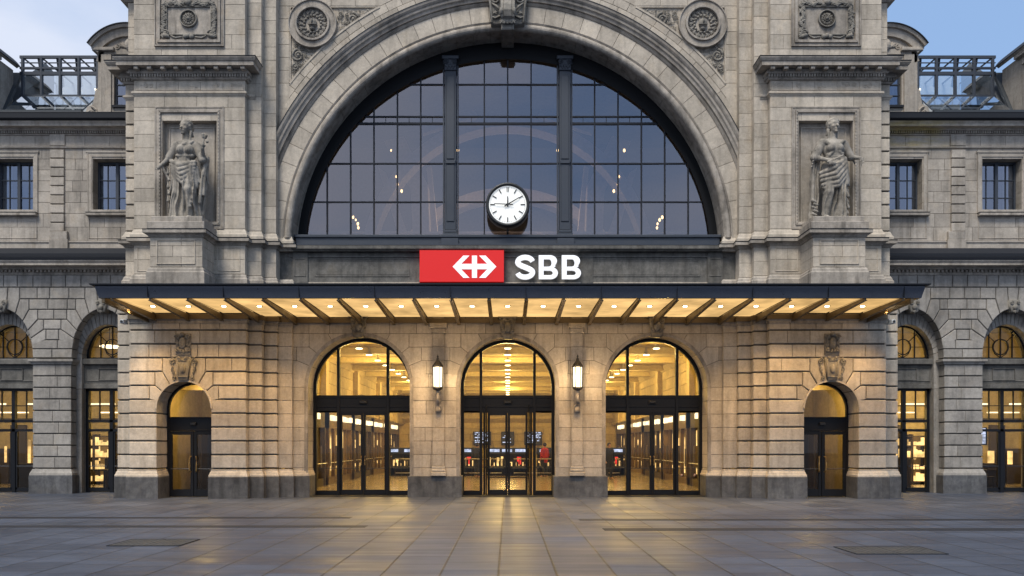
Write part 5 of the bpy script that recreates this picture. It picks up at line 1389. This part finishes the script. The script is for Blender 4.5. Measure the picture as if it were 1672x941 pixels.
m = MB(); m.box(-8, 8, 5.9, 6.4, 9.50, 9.95); m.box(-8, 8, 5.8, 6.45, 9.95, 10.02); m.build('gallery_beam', 'rib', B)
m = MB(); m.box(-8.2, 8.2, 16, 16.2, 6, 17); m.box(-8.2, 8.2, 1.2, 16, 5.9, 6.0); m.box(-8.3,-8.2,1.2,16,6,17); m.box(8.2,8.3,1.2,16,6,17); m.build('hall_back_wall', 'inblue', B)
for k in (-1, 1):
    for (x, y, z) in ((4.25,5,11.9),(4.20,5,11.6),(4.05,5,11.35),(4.45,5,12.9),(5.9,5,10.35),(5.8,5,10.25),(5.72,5,10.1),(5.7,5,9.95),(1.9,5,12.9),(3.9,5.6,9.72),(1.3,5.6,9.72)):
        m = MB(); q = .028+.02*rnd.random(); m.ell((k*x,y,z),(q,q,q*1.5),8,6); m.build('hanging_bulb', 'bulb_hall', B)
lamp('hall_lamp', 'POINT', (-2.5,9.5,11.5), 120, (1.0,.66,.36), shadow_soft_size=1.2); lamp('hall_lamp', 'POINT', (2.5,9.5,11.5), 120, (1.0,.66,.36), shadow_soft_size=1.2)
lamp('hall_lamp', 'POINT', (0,3.4,9.4), 70, (1.0,.7,.46), shadow_soft_size=1.2)  # added lamp without a fixture, brightens the gallery beam
# vestibules and shops in the wings
for s in (-1, 1): lamp('vestibule_lamp', 'POINT', (s*10.4,2.2,3.4), 55, GOLD, shadow_soft_size=.15)
def shop_lights(s, x, w_, y=4.6, z=4.9): lamp('shop_lamp', 'POINT', (s*x,y,z), w_, GOLD, shadow_soft_size=.3)
shop_lights(-1, 14.2, 110, 6.4, 2.9); shop_lights(-1, 17.4, 45, 6.4, 2.9); shop_lights(-1, 20.8, 60, 6.4, 2.9); shop_lights(1, 14.2, 150, 6.4, 2.9); shop_lights(1, 17.4, 130, 6.4, 2.9); shop_lights(1, 20.8, 60, 6.4, 2.9)
for s, x, y, z in ((-1,14.3,5.2,2.35),(1,13.9,4.4,2.5),(1,14.6,5.4,2.5),(1,17.6,5.0,2.35),(-1,14.9,4.4,5.3),(1,13.6,4.4,5.5)):
    T = thing('pendant_light', 'glowing ring-shaped pendant light %s in the %s wing' % ('over the nearest shop door' if x < 14.4 else ('deeper inside the nearer shop' if x < 16 else 'inside the farther shop'), 'left' if s < 0 else 'right') if z < 3 else 'small pendant light behind the arched window of the %s wing' % ('left' if s < 0 else 'right'), 'pendant light', (s*x,y,z), 'pendant lights in the wings')
    m = MB(); m.lathe([(.28,z),(.34,z+.02),(.34,z+.06),(.28,z+.08)], (s*x,y,0), 24); m.build('lamp_shade', 'bulb_in' if z < 3 else 'lamp', T)
    m = MB(); m.tube([(s*x,y,z+.08),(s*x,y,z+1)], .012, 5); m.build('cord', 'ink', T)
T = thing('wall_light', 'square glowing wall light inside the left wing shop', 'wall light', (-14.2,8.4,1.6))
m = MB(); m.bbox(-14.75,-14.45,8.2,8.4,2.15,2.6,.03); m.build('lamp_shade', 'lamp', T)
m = MB(); m.box(-14.7,-14.5,8.4,8.5,2.2,2.5); m.build('bracket', 'ink', T)
for x, y, lab in ((14.6,6.5,'blue-white screen hanging behind the nearer shop door of the right wing'),(17.2,6.0,'blue-white screen hanging behind the farther shop door of the right wing'),(18.4,6.0,'second blue-white screen beside it near the right edge')):
    T = thing('shop_screen', lab, 'screen', (x,y,1.4), 'screens in the right wing shops')
    m = MB(); m.box(x-.5,x+.5,y,y+.06,1.65,2.35); m.build('screen_case', 'ink', T)
    m = MB()
    for r_ in range(5):
        for c_ in range(4):
            if rnd.random() < .8: m.box(x-.46+.23*c_, x-.27+.23*c_, y-.02, y, 1.7+.125*r_, 1.81+.125*r_)
    m.build('display', 'screen', T)
    m = MB(); m.box(x-.02,x+.02,y+.03,y+.05,2.35,6); m.build('hanger', 'ink', T)
for s, x, y, n, lab in ((-1,14.6,6.2,1,'dark cafe table inside the nearer shop of the left wing'),(-1,15.2,4.6,2,'second dark cafe table nearer the glass in the left wing'),(1,14.7,5.6,3,'dark cafe table inside the nearer shop of the right wing'),(1,17.6,4.6,4,'dark cafe table inside the farther shop of the right wing'),(1,18.6,5.4,5,'dark cafe table near the right edge of the photo'),(-1,17.6,4.8,6,'dark cafe table near the left edge of the photo')):
    T = thing('cafe_table', lab, 'table', (s*x,y,0), 'cafe tables in the wings')
    m = MB(); m.lathe([(.40,.70),(.42,.72),(.40,.745)], (s*x,y,0), 20); m.build('tabletop', 'darkwood', T)
    m = MB(); m.lathe([(.25,.0),(.24,.03),(.035,.06),(.03,.70)], (s*x,y,0), 14); m.build('leg', 'ink', T)
for s, x, y, rot, lab in ((-1,15.2,6.5,0,'dark chair beside the table inside the left wing'),(1,15.3,5.9,1,'dark chair beside the nearer table inside the right wing'),(1,17.1,4.9,2,'dark chair beside the farther table inside the right wing'),(1,18.2,4.9,1,'dark chair between the two tables by the right edge'),(-1,17.1,5.2,0,'dark chair beside the table near the left edge')):
    T = thing('cafe_chair', lab, 'chair', (s*x,y,0), 'cafe chairs in the wings')
    X = s*x
    m = MB(); m.bbox(X-.21,X+.21,y-.2,y+.2,.43,.47,.012); m.build('seat', 'darkwood', T)
    m = MB(); m.bbox(X-.2,X+.2,y+.17,y+.21,.62,.88,.012); m.box(X-.2,X-.17,y+.17,y+.21,.47,.62); m.box(X+.17,X+.2,y+.17,y+.21,.47,.62); m.build('backrest', 'darkwood', T)
    for a in (-.18,.18):
        for b_ in (-.17,.17): m = MB(); m.tube([(X+a,y+b_,0),(X+a*.95,y+b_*.95,.43)], .015, 6); m.build('leg', 'ink', T)
for s, x, lab in ((-1,17.3,'tall shelf of goods inside the farther shop of the left wing'),(1,16.9,'tall shelf of goods inside the farther shop of the right wing'),(-1,13.9,'tall dark shelf inside the nearer shop of the left wing'),(1,13.4,'tall dark shelf inside the nearer shop of the right wing')):
    T = thing('shop_shelf', lab, 'shelf', (s*x,8,0), 'shelves in the wing shops')
    X = s*x; m = MB()
    for z in (.1,.6,1.1,1.6,2.0): m.box(X-.9,X+.9,7.9,8.4,z,z+.04)
    for k in (-.9,0,.9): m.box(X+k-.03,X+k+.03,7.88,8.42,0,2.1)
    m.build('shelf_frame', 'darkwood', T)
    m = MB()
    for z in (.14,.64,1.14,1.64):
        a = X-.85
        while a < X+.75:
            q = rnd.uniform(.05,.14); m.bbox(a, a+q, 8.0, 8.2, z, z+rnd.uniform(.12,.38), .01); a += q+rnd.uniform(.02,.12)
    m.build('goods', 'showcase' if 'farther' in lab else 'brass', T)  # goods of the farther shops glow by emission, light put into the material

# ================================================================== SCULPTED FIGURES
def surface_nets(F, org, h):
    s = F < 0; nx, ny, nz = F.shape
    idx = -np.ones((nx-1, ny-1, nz-1), int); acc = np.zeros((nx-1, ny-1, nz-1, 3)); cnt = np.zeros((nx-1, ny-1, nz-1))
    for ax in range(3):
        o1, o2 = [a for a in range(3) if a != ax]
        for b in (0, 1):
            for c in (0, 1):
                def sl(k):
                    q = [None]*3; q[ax] = slice(k, F.shape[ax]-1+k); q[o1] = slice(b, F.shape[o1]-1+b); q[o2] = slice(c, F.shape[o2]-1+c); return tuple(q)
                f0, f1 = F[sl(0)], F[sl(1)]; cr = (f0 < 0) != (f1 < 0)
                t = np.where(cr, f0/np.where(cr, f0-f1, 1), 0); cnt += cr
                acc[..., ax] += np.where(cr, t, 0); acc[..., o1] += cr*b; acc[..., o2] += cr*c
    act = cnt > 0; idx[act] = np.arange(act.sum()); I = np.argwhere(act)
    V = (I+acc[act]/cnt[act][:, None])*h+np.array(org)
    fs = []
    for ax in range(3):
        o1, o2 = [(1,2),(2,0),(0,1)][ax]
        q0 = [slice(None)]*3; q0[ax] = slice(0, -1); q1 = [slice(None)]*3; q1[ax] = slice(1, None)
        ch = s[tuple(q0)] != s[tuple(q1)]; E = np.argwhere(ch)
        E = E[(E[:, o1] > 0) & (E[:, o2] > 0) & (E[:, o1] < F.shape[o1]-1) & (E[:, o2] < F.shape[o2]-1)]
        def g(d1, d2):
            P = E.copy(); P[:, o1] += d1; P[:, o2] += d2; return idx[P[:, 0], P[:, 1], P[:, 2]]
        Q = np.stack([g(-1,-1), g(0,-1), g(0,0), g(-1,0)], 1); flip = ~s[E[:, 0], E[:, 1], E[:, 2]]
        Q[flip] = Q[flip][:, ::-1]; fs.append(Q)
    return V, np.concatenate(fs)
def sm(a, b, k):
    h = np.clip(.5+.5*(b-a)/k, 0, 1); return b*(1-h)+a*h-k*h*(1-h)
class SDF:
    def __init__(s, lo, hi, h):
        s.h = h; s.lo = lo; ax = [np.arange(lo[i], hi[i]+h, h) for i in range(3)]
        s.X, s.Y, s.Z = [a.astype(np.float32) for a in np.meshgrid(*ax, indexing='ij')]; s.F = np.full(s.X.shape, 9.0, np.float32)
    def cone(s, a, b, ra, rb, sy=1.0):
        ax, ay, az = a; dx, dy, dz = b[0]-ax, (b[1]-ay)/sy, b[2]-az; l = dx*dx+dy*dy+dz*dz+1e-9
        px, py, pz = s.X-ax, (s.Y-ay)/sy, s.Z-az
        t = np.clip((px*dx+py*dy+pz*dz)/l, 0, 1); return np.sqrt((px-t*dx)**2+(py-t*dy)**2+(pz-t*dz)**2)-(ra+(rb-ra)*t)
    def ell(s, c, r):
        k = np.sqrt(((s.X-c[0])/r[0])**2+((s.Y-c[1])/r[1])**2+((s.Z-c[2])/r[2])**2); return (k-1)*min(r)
    def add(s, d, k=.03): s.F = sm(s.F, d, k)
    def sub(s, d, k=.02): s.F = -sm(-s.F, d, k)
    def mesh(s, name, mat, parent=None, loc=(0,0,0)):
        V, Q = surface_nets(s.F, s.lo, s.h); me = bpy.data.meshes.new(name)
        me.from_pydata(V.tolist(), [], Q.tolist()); me.update(); me.polygons.foreach_set('use_smooth', [True]*len(me.polygons))
        at = me.attributes.new('tone', 'FLOAT', 'FACE'); at.data.foreach_set('value', [.5]*len(me.polygons))
        me.materials.append(M[mat]); o = bpy.data.objects.new(name, me); COL.objects.link(o); o.location = loc
        if parent: o.parent = parent
        return o

def head(D, c, yaw, s=1.0, wreath=True):
    """head about .42 high; c = centre, yaw towards +x"""
    cy, sy = math.cos(yaw), math.sin(yaw)
    def P(x, y, z): return (c[0]+s*(x*cy-y*sy), c[1]+s*(x*sy+y*cy), c[2]+s*z)   # y<0 is the face
    D.add(D.ell(P(0,.01,.03), (.135*s,.155*s,.17*s)), .02); D.add(D.ell(P(0,-.035,-.07), (.095*s,.10*s,.13*s)), .03)
    D.add(D.cone(P(0,-.12,.03), P(0,-.175,-.045), .018*s, .028*s), .02)                     # nose
    D.add(D.cone(P(-.075,-.115,.055), P(.075,-.115,.055), .022*s, .022*s), .025)              # brow
    for k in (-1, 1):
        D.sub(D.ell(P(k*.052,-.155,.012), (.034*s,.035*s,.022*s)), .015); D.add(D.ell(P(k*.052,-.118,.012), (.025*s,.022*s,.016*s)), .006)
        D.add(D.ell(P(k*.07,-.09,-.045), (.04*s,.04*s,.04*s)), .03)
    D.add(D.ell(P(0,-.135,-.105), (.042*s,.026*s,.013*s)), .008); D.add(D.ell(P(0,-.13,-.13), (.034*s,.026*s,.014*s)), .008); D.sub(D.ell(P(0,-.165,-.117), (.04*s,.02*s,.006*s)), .006)
    D.add(D.ell(P(0,-.115,-.175), (.04*s,.035*s,.03*s)), .02)                               # chin
    hd = D.ell(P(0,.045,.06), (.165*s,.17*s,.17*s))+.010*np.sin(D.X*70+D.Z*25)*np.cos(D.Z*60)
    cut = D.ell(P(0,-.17,-.04), (.115*s,.16*s,.17*s)); D.add(np.maximum(hd, -cut), .012)
    for k in (-1, 1):
        for i in range(5): D.add(D.ell(P(k*(.135-.004*i), .0+.03*i, .02-.055*i), (.035*s,.045*s,.04*s)), .015)
        D.add(D.cone(P(k*.13,.05,-.12), P(k*.12,.03,-.36), .04*s, .022*s), .02)
    D.add(D.ell(P(0,.17,.02), (.09*s,.08*s,.09*s)), .02)
    if wreath:
        for i in range(13):
            a = math.pi*(i/12); D.add(D.ell(P(.15*math.cos(a),-.10*math.sin(a)+.02,.10+.055*math.sin(a)), (.024*s,.024*s,.032*s)), .008)
def handg(D, wrist, tip, r=.045, curl=(0,-.06,-.03)):
    w_, t_ = np.array(wrist), np.array(tip); d = t_-w_; L_ = np.linalg.norm(d)+1e-6; d = d/L_
    n = np.cross(d, (0,1,0)); n = n/(np.linalg.norm(n)+1e-6); palm = w_+d*.10
    D.add(D.cone(tuple(w_), tuple(palm), r*.9, r*1.05), .02)
    for i, (o_, l_) in enumerate(((-1.2,.085),(-.4,.10),(.4,.095),(1.2,.075))):
        b = palm+n*o_*.026; k_ = b+d*l_*.6; e_ = k_+np.array(curl)*.8; D.add(D.cone(tuple(b), tuple(k_), .019, .017), .006); D.add(D.cone(tuple(k_), tuple(e_), .017, .014), .006)
    D.add(D.cone(tuple(w_+d*.03-n*.03), tuple(w_+d*.09-n*.075+np.array(curl)*.5), .02, .016), .01)
def folds(D, ph, k, sharp=.6):                         # rounded ridge pattern
    q = np.sin(ph*k); return np.sign(q)*np.abs(q)**sharp


def drape(D, amp, k, xs=0.0, zlo=0.0, zhi=1.4, warp=1.0, ctr=0.0):
    """long vertical folds that fan out a little towards the floor and follow the form"""
    X, Y, Z = D.X, D.Y, D.Z
    u = (X-ctr)/(1+.35*np.clip(1.2-Z,0,1.2))+.030*warp*np.sin(Z*3.1+1.0)+.016*warp*np.sin(Z*7.3+X*9)+xs*Z
    w = 1/(1+np.exp((Z-zhi)*12))/(1+np.exp((zlo-Z)*12))
    r = np.abs(np.sin(u*k*.5+Y*4)); r2 = np.abs(np.sin(u*k*.83+1.3+Y*3))
    return (amp*(.62-r)+amp*.5*(.6-r2))*w
def statue_a():
    D = SDF((-.95,-.62,-.02), (1.05,.50,3.22), .0165); X, Y, Z = D.X, D.Y, D.Z
    D.F = D.cone((-.01,.04,1.45), (.02,.05,.05), .27, .33, .62)
    D.add(D.cone((.13,-.05,1.42), (.21,-.20,.88), .175, .135), .06); D.add(D.cone((.21,-.20,.88), (.20,-.04,.08), .13, .12), .06)
    D.add(D.cone((-.15,-.02,1.45), (-.19,-.06,.80), .175, .14), .06); D.add(D.cone((-.19,-.06,.80), (-.23,-.05,.06), .135, .14), .06)
    D.add(D.cone((-.27,.04,1.0), (-.36,.05,.05), .09, .13), .06); D.add(D.cone((.28,.06,1.1), (.40,.08,.05), .09, .13), .06)
    knee = np.exp(-((X-.21)**2/.010+(Z-.86)**2/.05))+.8*np.exp(-((X+.19)**2/.010+(Z-.95)**2/.10))
    D.F = D.F-drape(D, .075, 46, ctr=.02)*(1-.85*np.clip(knee,0,1))
    for i in range(3): D.add(D.cone((.05+.02*i,-.20,1.15-.12*i), (.32-.03*i,-.22,.62-.12*i), .022, .030), .02)
    # cloth wound round the hips, falling on the right
    D.add(D.ell((0,.0,1.55), (.33,.25,.24)), .06); D.add(D.cone((-.10,-.10,1.50), (.12,-.13,1.18), .20, .17, .75), .05)
    for (a, m_, b, r) in (((-.34,-.06,1.78),(-.02,-.26,1.60),(.36,-.10,1.74),.050),((-.33,-.08,1.68),(.0,-.29,1.46),(.36,-.12,1.66),.040),((-.31,-.10,1.58),(.04,-.30,1.33),(.35,-.12,1.56),.038),((-.28,-.12,1.46),(.06,-.29,1.20),(.33,-.14,1.45),.035),((-.22,-.15,1.33),(.08,-.28,1.08),(.30,-.16,1.30),.032)):
        D.add(D.cone(a, m_, r*.7, r), .014); D.add(D.cone(m_, b, r, r*.8), .014)
    for i in range(4): D.add(D.cone((.27+.045*i,-.19+.05*i,1.62), (.30+.05*i,-.17+.05*i,.70+.16*i), .026, .038), .012)
    # torso
    D.add(D.cone((.02,.0,1.72), (.08,.0,1.98), .225, .205, .78), .05); D.add(D.ell((.09,.0,2.14), (.265,.19,.25)), .06)
    for k in (-.115, .13): D.add(D.ell((.09+k,-.155,2.13), (.10,.10,.105)), .03)
    D.add(D.cone((-.17,.02,2.31), (.34,.02,2.29), .105, .105), .06)
    D.F = D.F-.020*np.abs(np.sin((X+.5*(X-.09)*(Z-1.9))*38))*np.exp(-((Z-1.93)/.20)**4)-0
    for s_ in (-1, 1):
        for i in range(3): D.add(D.cone((.09+s_*(.22-.03*i),-.10-.015*i,2.38-.03*i), (.09+s_*.015,-.19,2.20-.07*i), .016, .016), .010)
    D.add(D.cone((-.14,-.155,1.93), (.31,-.155,1.93), .024, .024), .012); D.add(D.ell((.09,-.20,2.27), (.03,.025,.03)), .006)
    D.F = D.F-.034
    D.add(D.cone((.09,.02,2.35), (.08,.0,2.62), .12, .10), .05); head(D, (.07,-.03,2.83), -.42, 1.15)
    # arms
    D.add(D.cone((-.22,.0,2.29), (-.42,-.02,1.93), .13, .125), .04); D.add(D.cone((-.42,-.02,1.93), (-.64,-.17,1.62), .08, .05), .03); handg(D, (-.64,-.17,1.62), (-.74,-.22,1.5))
    for i in range(6): D.add(D.cone((-.32-.035*i,.05,2.16-.085*i), (-.45-.035*i,-.08,2.04-.085*i), .03, .022), .010)
    D.add(D.cone((.38,.02,2.27), (.60,-.05,1.84), .14, .13), .04); D.add(D.cone((.60,-.05,1.84), (.66,-.24,2.12), .08, .05), .03); handg(D, (.66,-.24,2.12), (.68,-.28,2.28), curl=(0,.05,.04))
    for i in range(6): D.add(D.cone((.43+.03*i,-.10,2.20-.075*i), (.62+.02*i,.03,2.08-.085*i), .03, .022), .010)
    # cloak behind and beside
    cl = D.cone((.62,.14,1.9), (.50,.14,.25), .13, .10, .8); D.F = sm(D.F, cl-.05*(.6-np.abs(np.sin((X+.03*np.sin(Z*5))*32))), .02)
    D.add(D.cone((.68,.02,1.86), (.60,-.02,1.40), .085, .04), .02); D.add(D.cone((.58,-.02,1.50), (.50,-.06,.55), .035, .055), .02); D.add(D.cone((.66,.0,1.55), (.60,.0,.80), .03, .045), .02)
    D.add(D.cone((.69,-.28,2.20), (.73,-.26,2.52), .025, .02), .01)
    for a in range(5): D.add(D.ell((.73+.055*math.cos(a*1.3),-.27+.02*math.sin(a*2),2.50+.05*math.sin(a*1.3)), (.04,.04,.05)), .01)
    D.add(D.ell((.80,-.25,2.33), (.05,.04,.05)), .01)
    D.add(D.cone((-.60,-.12,1.60), (-.46,-.08,1.30), .04, .035), .015)
    for i, z in enumerate((1.42,1.22,1.0,.8,.58)): D.add(D.cone((-.45,-.08,z+.16), (-.44+.03*(i % 2),-.10,z), .02, .045), .012)
    for x in (-.24, .24): D.add(D.cone((x,-.10,.06), (x+.02,-.33,.03), .07, .048), .02); [D.add(D.ell((x-.045+.03*q,-.37,.03), (.016,.03,.02)), .006) for q in range(4)]
    D.F = np.maximum(D.F, -Z)
    return D
def statue_b():
    D = SDF((-.95,-.62,-.02), (1.10,.50,3.22), .0165); X, Y, Z = D.X, D.Y, D.Z
    D.F = D.cone((.08,.05,1.45), (.14,.05,.05), .26, .29, .62)
    D.add(D.cone((-.07,-.03,1.45), (-.15,-.17,.82), .165, .125), .05); D.add(D.cone((-.15,-.17,.82), (-.21,-.10,.10), .115, .075), .03)
    D.add(D.cone((.18,-.02,1.45), (.22,-.10,.80), .165, .13), .06); D.add(D.cone((.22,-.10,.80), (.24,-.06,.06), .125, .13), .05)
    leg = np.exp(-((X+.17)**2)/.012)
    D.F = D.F-drape(D, .080, 48, ctr=.2, zhi=1.1, xs=.04)*(1-.95*np.clip(leg,0,1))
    tun = D.cone((.02,.0,1.62), (.02,-.04,1.02), .30, .31, .70)-drape(D, .05, 40, zhi=1.6, xs=-.25); hem = .80+.50*(X+.4)+.035*np.sin(X*26); tun = np.maximum(tun, hem-Z-.05)
    D.add(tun, .025)
    for (a, m_, b, r) in (((-.36,-.10,1.42),(-.04,-.28,1.52),(.36,-.10,1.86),.050),((-.35,-.12,1.30),(.0,-.30,1.36),(.37,-.12,1.76),.040),((-.34,-.13,1.18),(.04,-.31,1.22),(.38,-.12,1.62),.038),((-.32,-.15,1.05),(.06,-.31,1.08),(.38,-.13,1.46),.034),((-.28,-.17,.94),(.08,-.29,.98),(.37,-.14,1.30),.028)):
        D.add(D.cone(a, m_, r*.7, r), .014); D.add(D.cone(m_, b, r, r*.8), .014)
    D.add(D.cone((.34,-.10,1.85), (.40,-.10,1.10), .05, .065), .02); D.add(D.cone((.42,-.04,1.7), (.46,-.03,1.2), .035, .05), .015)
    D.add(D.cone((.02,.0,1.72), (.04,.0,2.0), .225, .21, .78), .05); D.add(D.ell((.05,.0,2.17), (.28,.19,.25)), .06)
    for k in (-.12, .12): D.add(D.ell((.05+k,-.15,2.17), (.10,.095,.10)), .03)
    D.add(D.cone((-.25,.02,2.37), (.33,.02,2.35), .105, .105), .06)
    for i in range(5): D.add(D.cone((-.27+.05*i,-.09-.025*i,2.40-.04*i), (.18+.035*i,-.19+.015*i,2.05-.05*i), .022, .022), .008)
    for i in range(3): D.add(D.cone((.33-.05*i,-.10-.02*i,2.40-.04*i), (-.06-.04*i,-.18,2.02-.04*i), .020, .020), .008)
    for i in range(3): D.add(D.cone((-.19,-.15,1.96-.07*i), (.28,-.15,2.0-.07*i), .020, .020), .008)
    D.F = D.F-.034
    D.add(D.cone((.04,.02,2.42), (.04,.0,2.68), .12, .10), .05); head(D, (.05,-.03,2.89), .30, 1.15)
    D.add(D.cone((-.30,.0,2.36), (-.52,-.02,1.92), .14, .135), .04); D.add(D.cone((-.52,-.02,1.92), (-.22,-.30,1.76), .09, .05), .03); handg(D, (-.22,-.30,1.76), (-.08,-.34,1.74))
    for i in range(7): D.add(D.cone((-.36-.03*i,.05,2.26-.09*i), (-.53-.02*i,-.11,2.12-.085*i), .032, .022), .010)
    D.add(D.cone((-.25,-.36,1.68), (.18,-.38,1.86), .035, .022), .01); D.add(D.ell((-.12,-.35,1.64), (.12,.06,.07)), .02)
    D.add(D.cone((.38,.02,2.33), (.58,.0,1.95), .135, .125), .04); D.add(D.cone((.58,.0,1.95), (.80,-.18,1.86), .08, .05), .03); handg(D, (.80,-.18,1.86), (.88,-.20,1.72))
    for i in range(6): D.add(D.cone((.42+.03*i,-.09,2.26-.065*i), (.60+.025*i,.03,2.13-.075*i), .03, .022), .010)
    D.add(D.cone((.87,-.22,1.85), (.80,-.20,1.55), .022, .018), .01)
    cl = D.cone((-.43,.12,2.1), (-.52,.12,.10), .12, .15, .75); D.F = sm(D.F, cl-.055*(.6-np.abs(np.sin((X-.04*Z+.025*np.sin(Z*6))*30))), .02)
    D.add(D.cone((-.56,.0,1.78), (-.58,-.02,.6), .045, .06), .02)
    for i in range(5): D.add(D.cone((-.60+.05*(i % 2),-.08,.60-.10*i), (-.52+.05*(i % 2),-.12,.55-.10*i), .045, .03), .012)
    D.add(D.cone((.38,.08,1.4), (.44,.08,.05), .08, .10), .05)
    for i in range(7): D.add(D.cone((.40+.05*(i % 2),-.08,1.36-.17*i), (.46+.03*(i % 2),-.06,1.24-.17*i), .03, .05), .012)
    for x, d in ((-.22,-.05), (.22,.02)): D.add(D.cone((x,-.10,.07), (x+d,-.36,.035), .075, .05), .02); [D.add(D.ell((x+d-.045+.03*q,-.40,.03), (.016,.03,.02)), .006) for q in range(4)]
    D.F = np.maximum(D.F, -Z)
    return D
for f, X, lab in ((statue_a,-9.88,'grey stone statue of a draped woman raising a flower, before the left niche'),(statue_b,9.88,'grey stone statue of a wreathed figure, forearm across its waist, before the right niche')):
    o = f().mesh('statue', 'statue', None, (X, -1.22, 8.50)); tag(o, lab, 'statue', 'stone statues flanking the arch')
    m = MB(); m.box(-.62,.62,-.46,.40,-.06,.004); b = m.build('statue_base', 'statue', None); b.parent = o

# people inside, small and dark behind the glass
def person(loc, rot, coat, trousers, hairc, lab, group, bag=False):
    T = thing('person', lab, 'person', loc, group); T.rotation_euler = (0,0,rot)
    D = SDF((-.42,-.24,-.01), (.42,.26,1.80), .02)
    D.F = D.ell((0,0,1.63), (.075,.095,.115)); D.add(D.cone((0,-.02,1.53), (0,-.03,1.50), .05, .045), .02); D.add(D.cone((0,.01,1.40), (0,0,1.56), .055, .05), .02); D.add(D.cone((0,-.09,1.63), (0,-.115,1.605), .012, .015), .01)
    D.add(D.cone((0,0,.95), (0,.0,1.30), .15, .18, .65), .05); D.add(D.cone((-.15,0,1.38), (.15,0,1.38), .06, .06), .05)
    for k in (-1, 1):
        D.add(D.cone((k*.09,0,.9), (k*.10,.0,.48), .085, .06), .03); D.add(D.cone((k*.10,0,.48), (k*.11,.03,.08), .06, .04), .02); D.add(D.cone((k*.11,.03,.045), (k*.12,-.13,.035), .042, .035), .02)
        D.add(D.cone((k*.19,0,1.36), (k*.25,.02,1.08), .05, .04), .02); D.add(D.cone((k*.25,.02,1.08), (k*.24,-.08,.84), .038, .028), .02); D.add(D.cone((k*.24,-.08,.84), (k*.24,-.10,.77), .032, .03), .015)
        D.add(D.cone((k*.215,-.11,.82), (k*.20,-.14,.77), .013, .011), .005)
    o = D.mesh('body', 'skin', T)
    m = MB()
    for k in (-1, 1):
        for q, l_ in ((-.022,.07),(-.007,.08),(.008,.075),(.022,.06)): m.tube([(k*.24+q,-.10,.775),(k*.24+q,-.105,.775-l_*.6),(k*.235+q,-.09,.775-l_)], .0085, 5)
    V0 = len(o.data.vertices)
    m.build('finger_row', 'skin', T)
    D = SDF((-.42,-.26,.6), (.42,.28,1.56), .02)
    D.F = D.cone((0,.0,.80), (0,.0,1.32), .185, .20, .68); D.add(D.cone((-.16,0,1.39), (.16,0,1.39), .075, .075), .05)
    for k in (-1, 1): D.add(D.cone((k*.20,0,1.36), (k*.26,.02,1.08), .068, .058), .03); D.add(D.cone((k*.26,.02,1.08), (k*.245,-.07,.88), .055, .045), .02)
    D.F = np.maximum(D.F, .72-D.Z); D.mesh('coat', coat, T)
    D = SDF((-.3,-.2,.05), (.3,.24,1.0), .02); D.F = D.cone((0,.0,.90), (0,0,.80), .15, .15, .7)
    for k in (-1, 1): D.add(D.cone((k*.09,0,.86), (k*.10,.0,.48), .10, .08), .03); D.add(D.cone((k*.10,0,.48), (k*.11,.03,.10), .08, .062), .02)
    D.mesh('trousers', trousers, T)
    D = SDF((-.14,-.16,1.5), (.14,.18,1.8), .014); D.F = np.maximum(D.ell((0,.015,1.655), (.092,.108,.115)), -D.ell((0,-.10,1.59), (.075,.08,.12))); D.mesh('hair', hairc, T)
M['skin'] = plain('skin', (.42,.25,.17), .5); M['cloth_dark'] = plain('dark_cloth', (.02,.022,.028), .85); M['cloth_blue'] = plain('navy_cloth', (.03,.04,.08), .85); M['cloth_tan'] = plain('tan_cloth', (.25,.18,.11), .85); M['hair_dark'] = plain('dark_hair', (.02,.014,.01), .6); M['cloth_red'] = plain('red_cloth', (.35,.02,.02), .85)
G_ = 'people inside the station'
person((-1.55,15.6,.006), 2.6, 'cloth_dark', 'cloth_blue', 'hair_dark', 'person in a dark coat standing left behind the middle entrance', G_)
person((1.9,15.9,.006), -2.4, 'cloth_red', 'cloth_dark', 'hair_dark', 'person in a red coat standing right behind the middle entrance', G_)
person((4.9,13.2,.006), .4, 'cloth_dark', 'cloth_dark', 'hair_dark', 'person in dark clothes seen through the right arched entrance', G_)
person((-15.05,6.9,.012), .7, 'cloth_dark', 'cloth_dark', 'hair_dark', 'person in dark clothes standing inside the left wing shop', G_)
person((18.0,6.3,.012), -.5, 'cloth_tan', 'cloth_dark', 'hair_dark', 'person in a tan coat standing inside the farther right wing shop', G_)
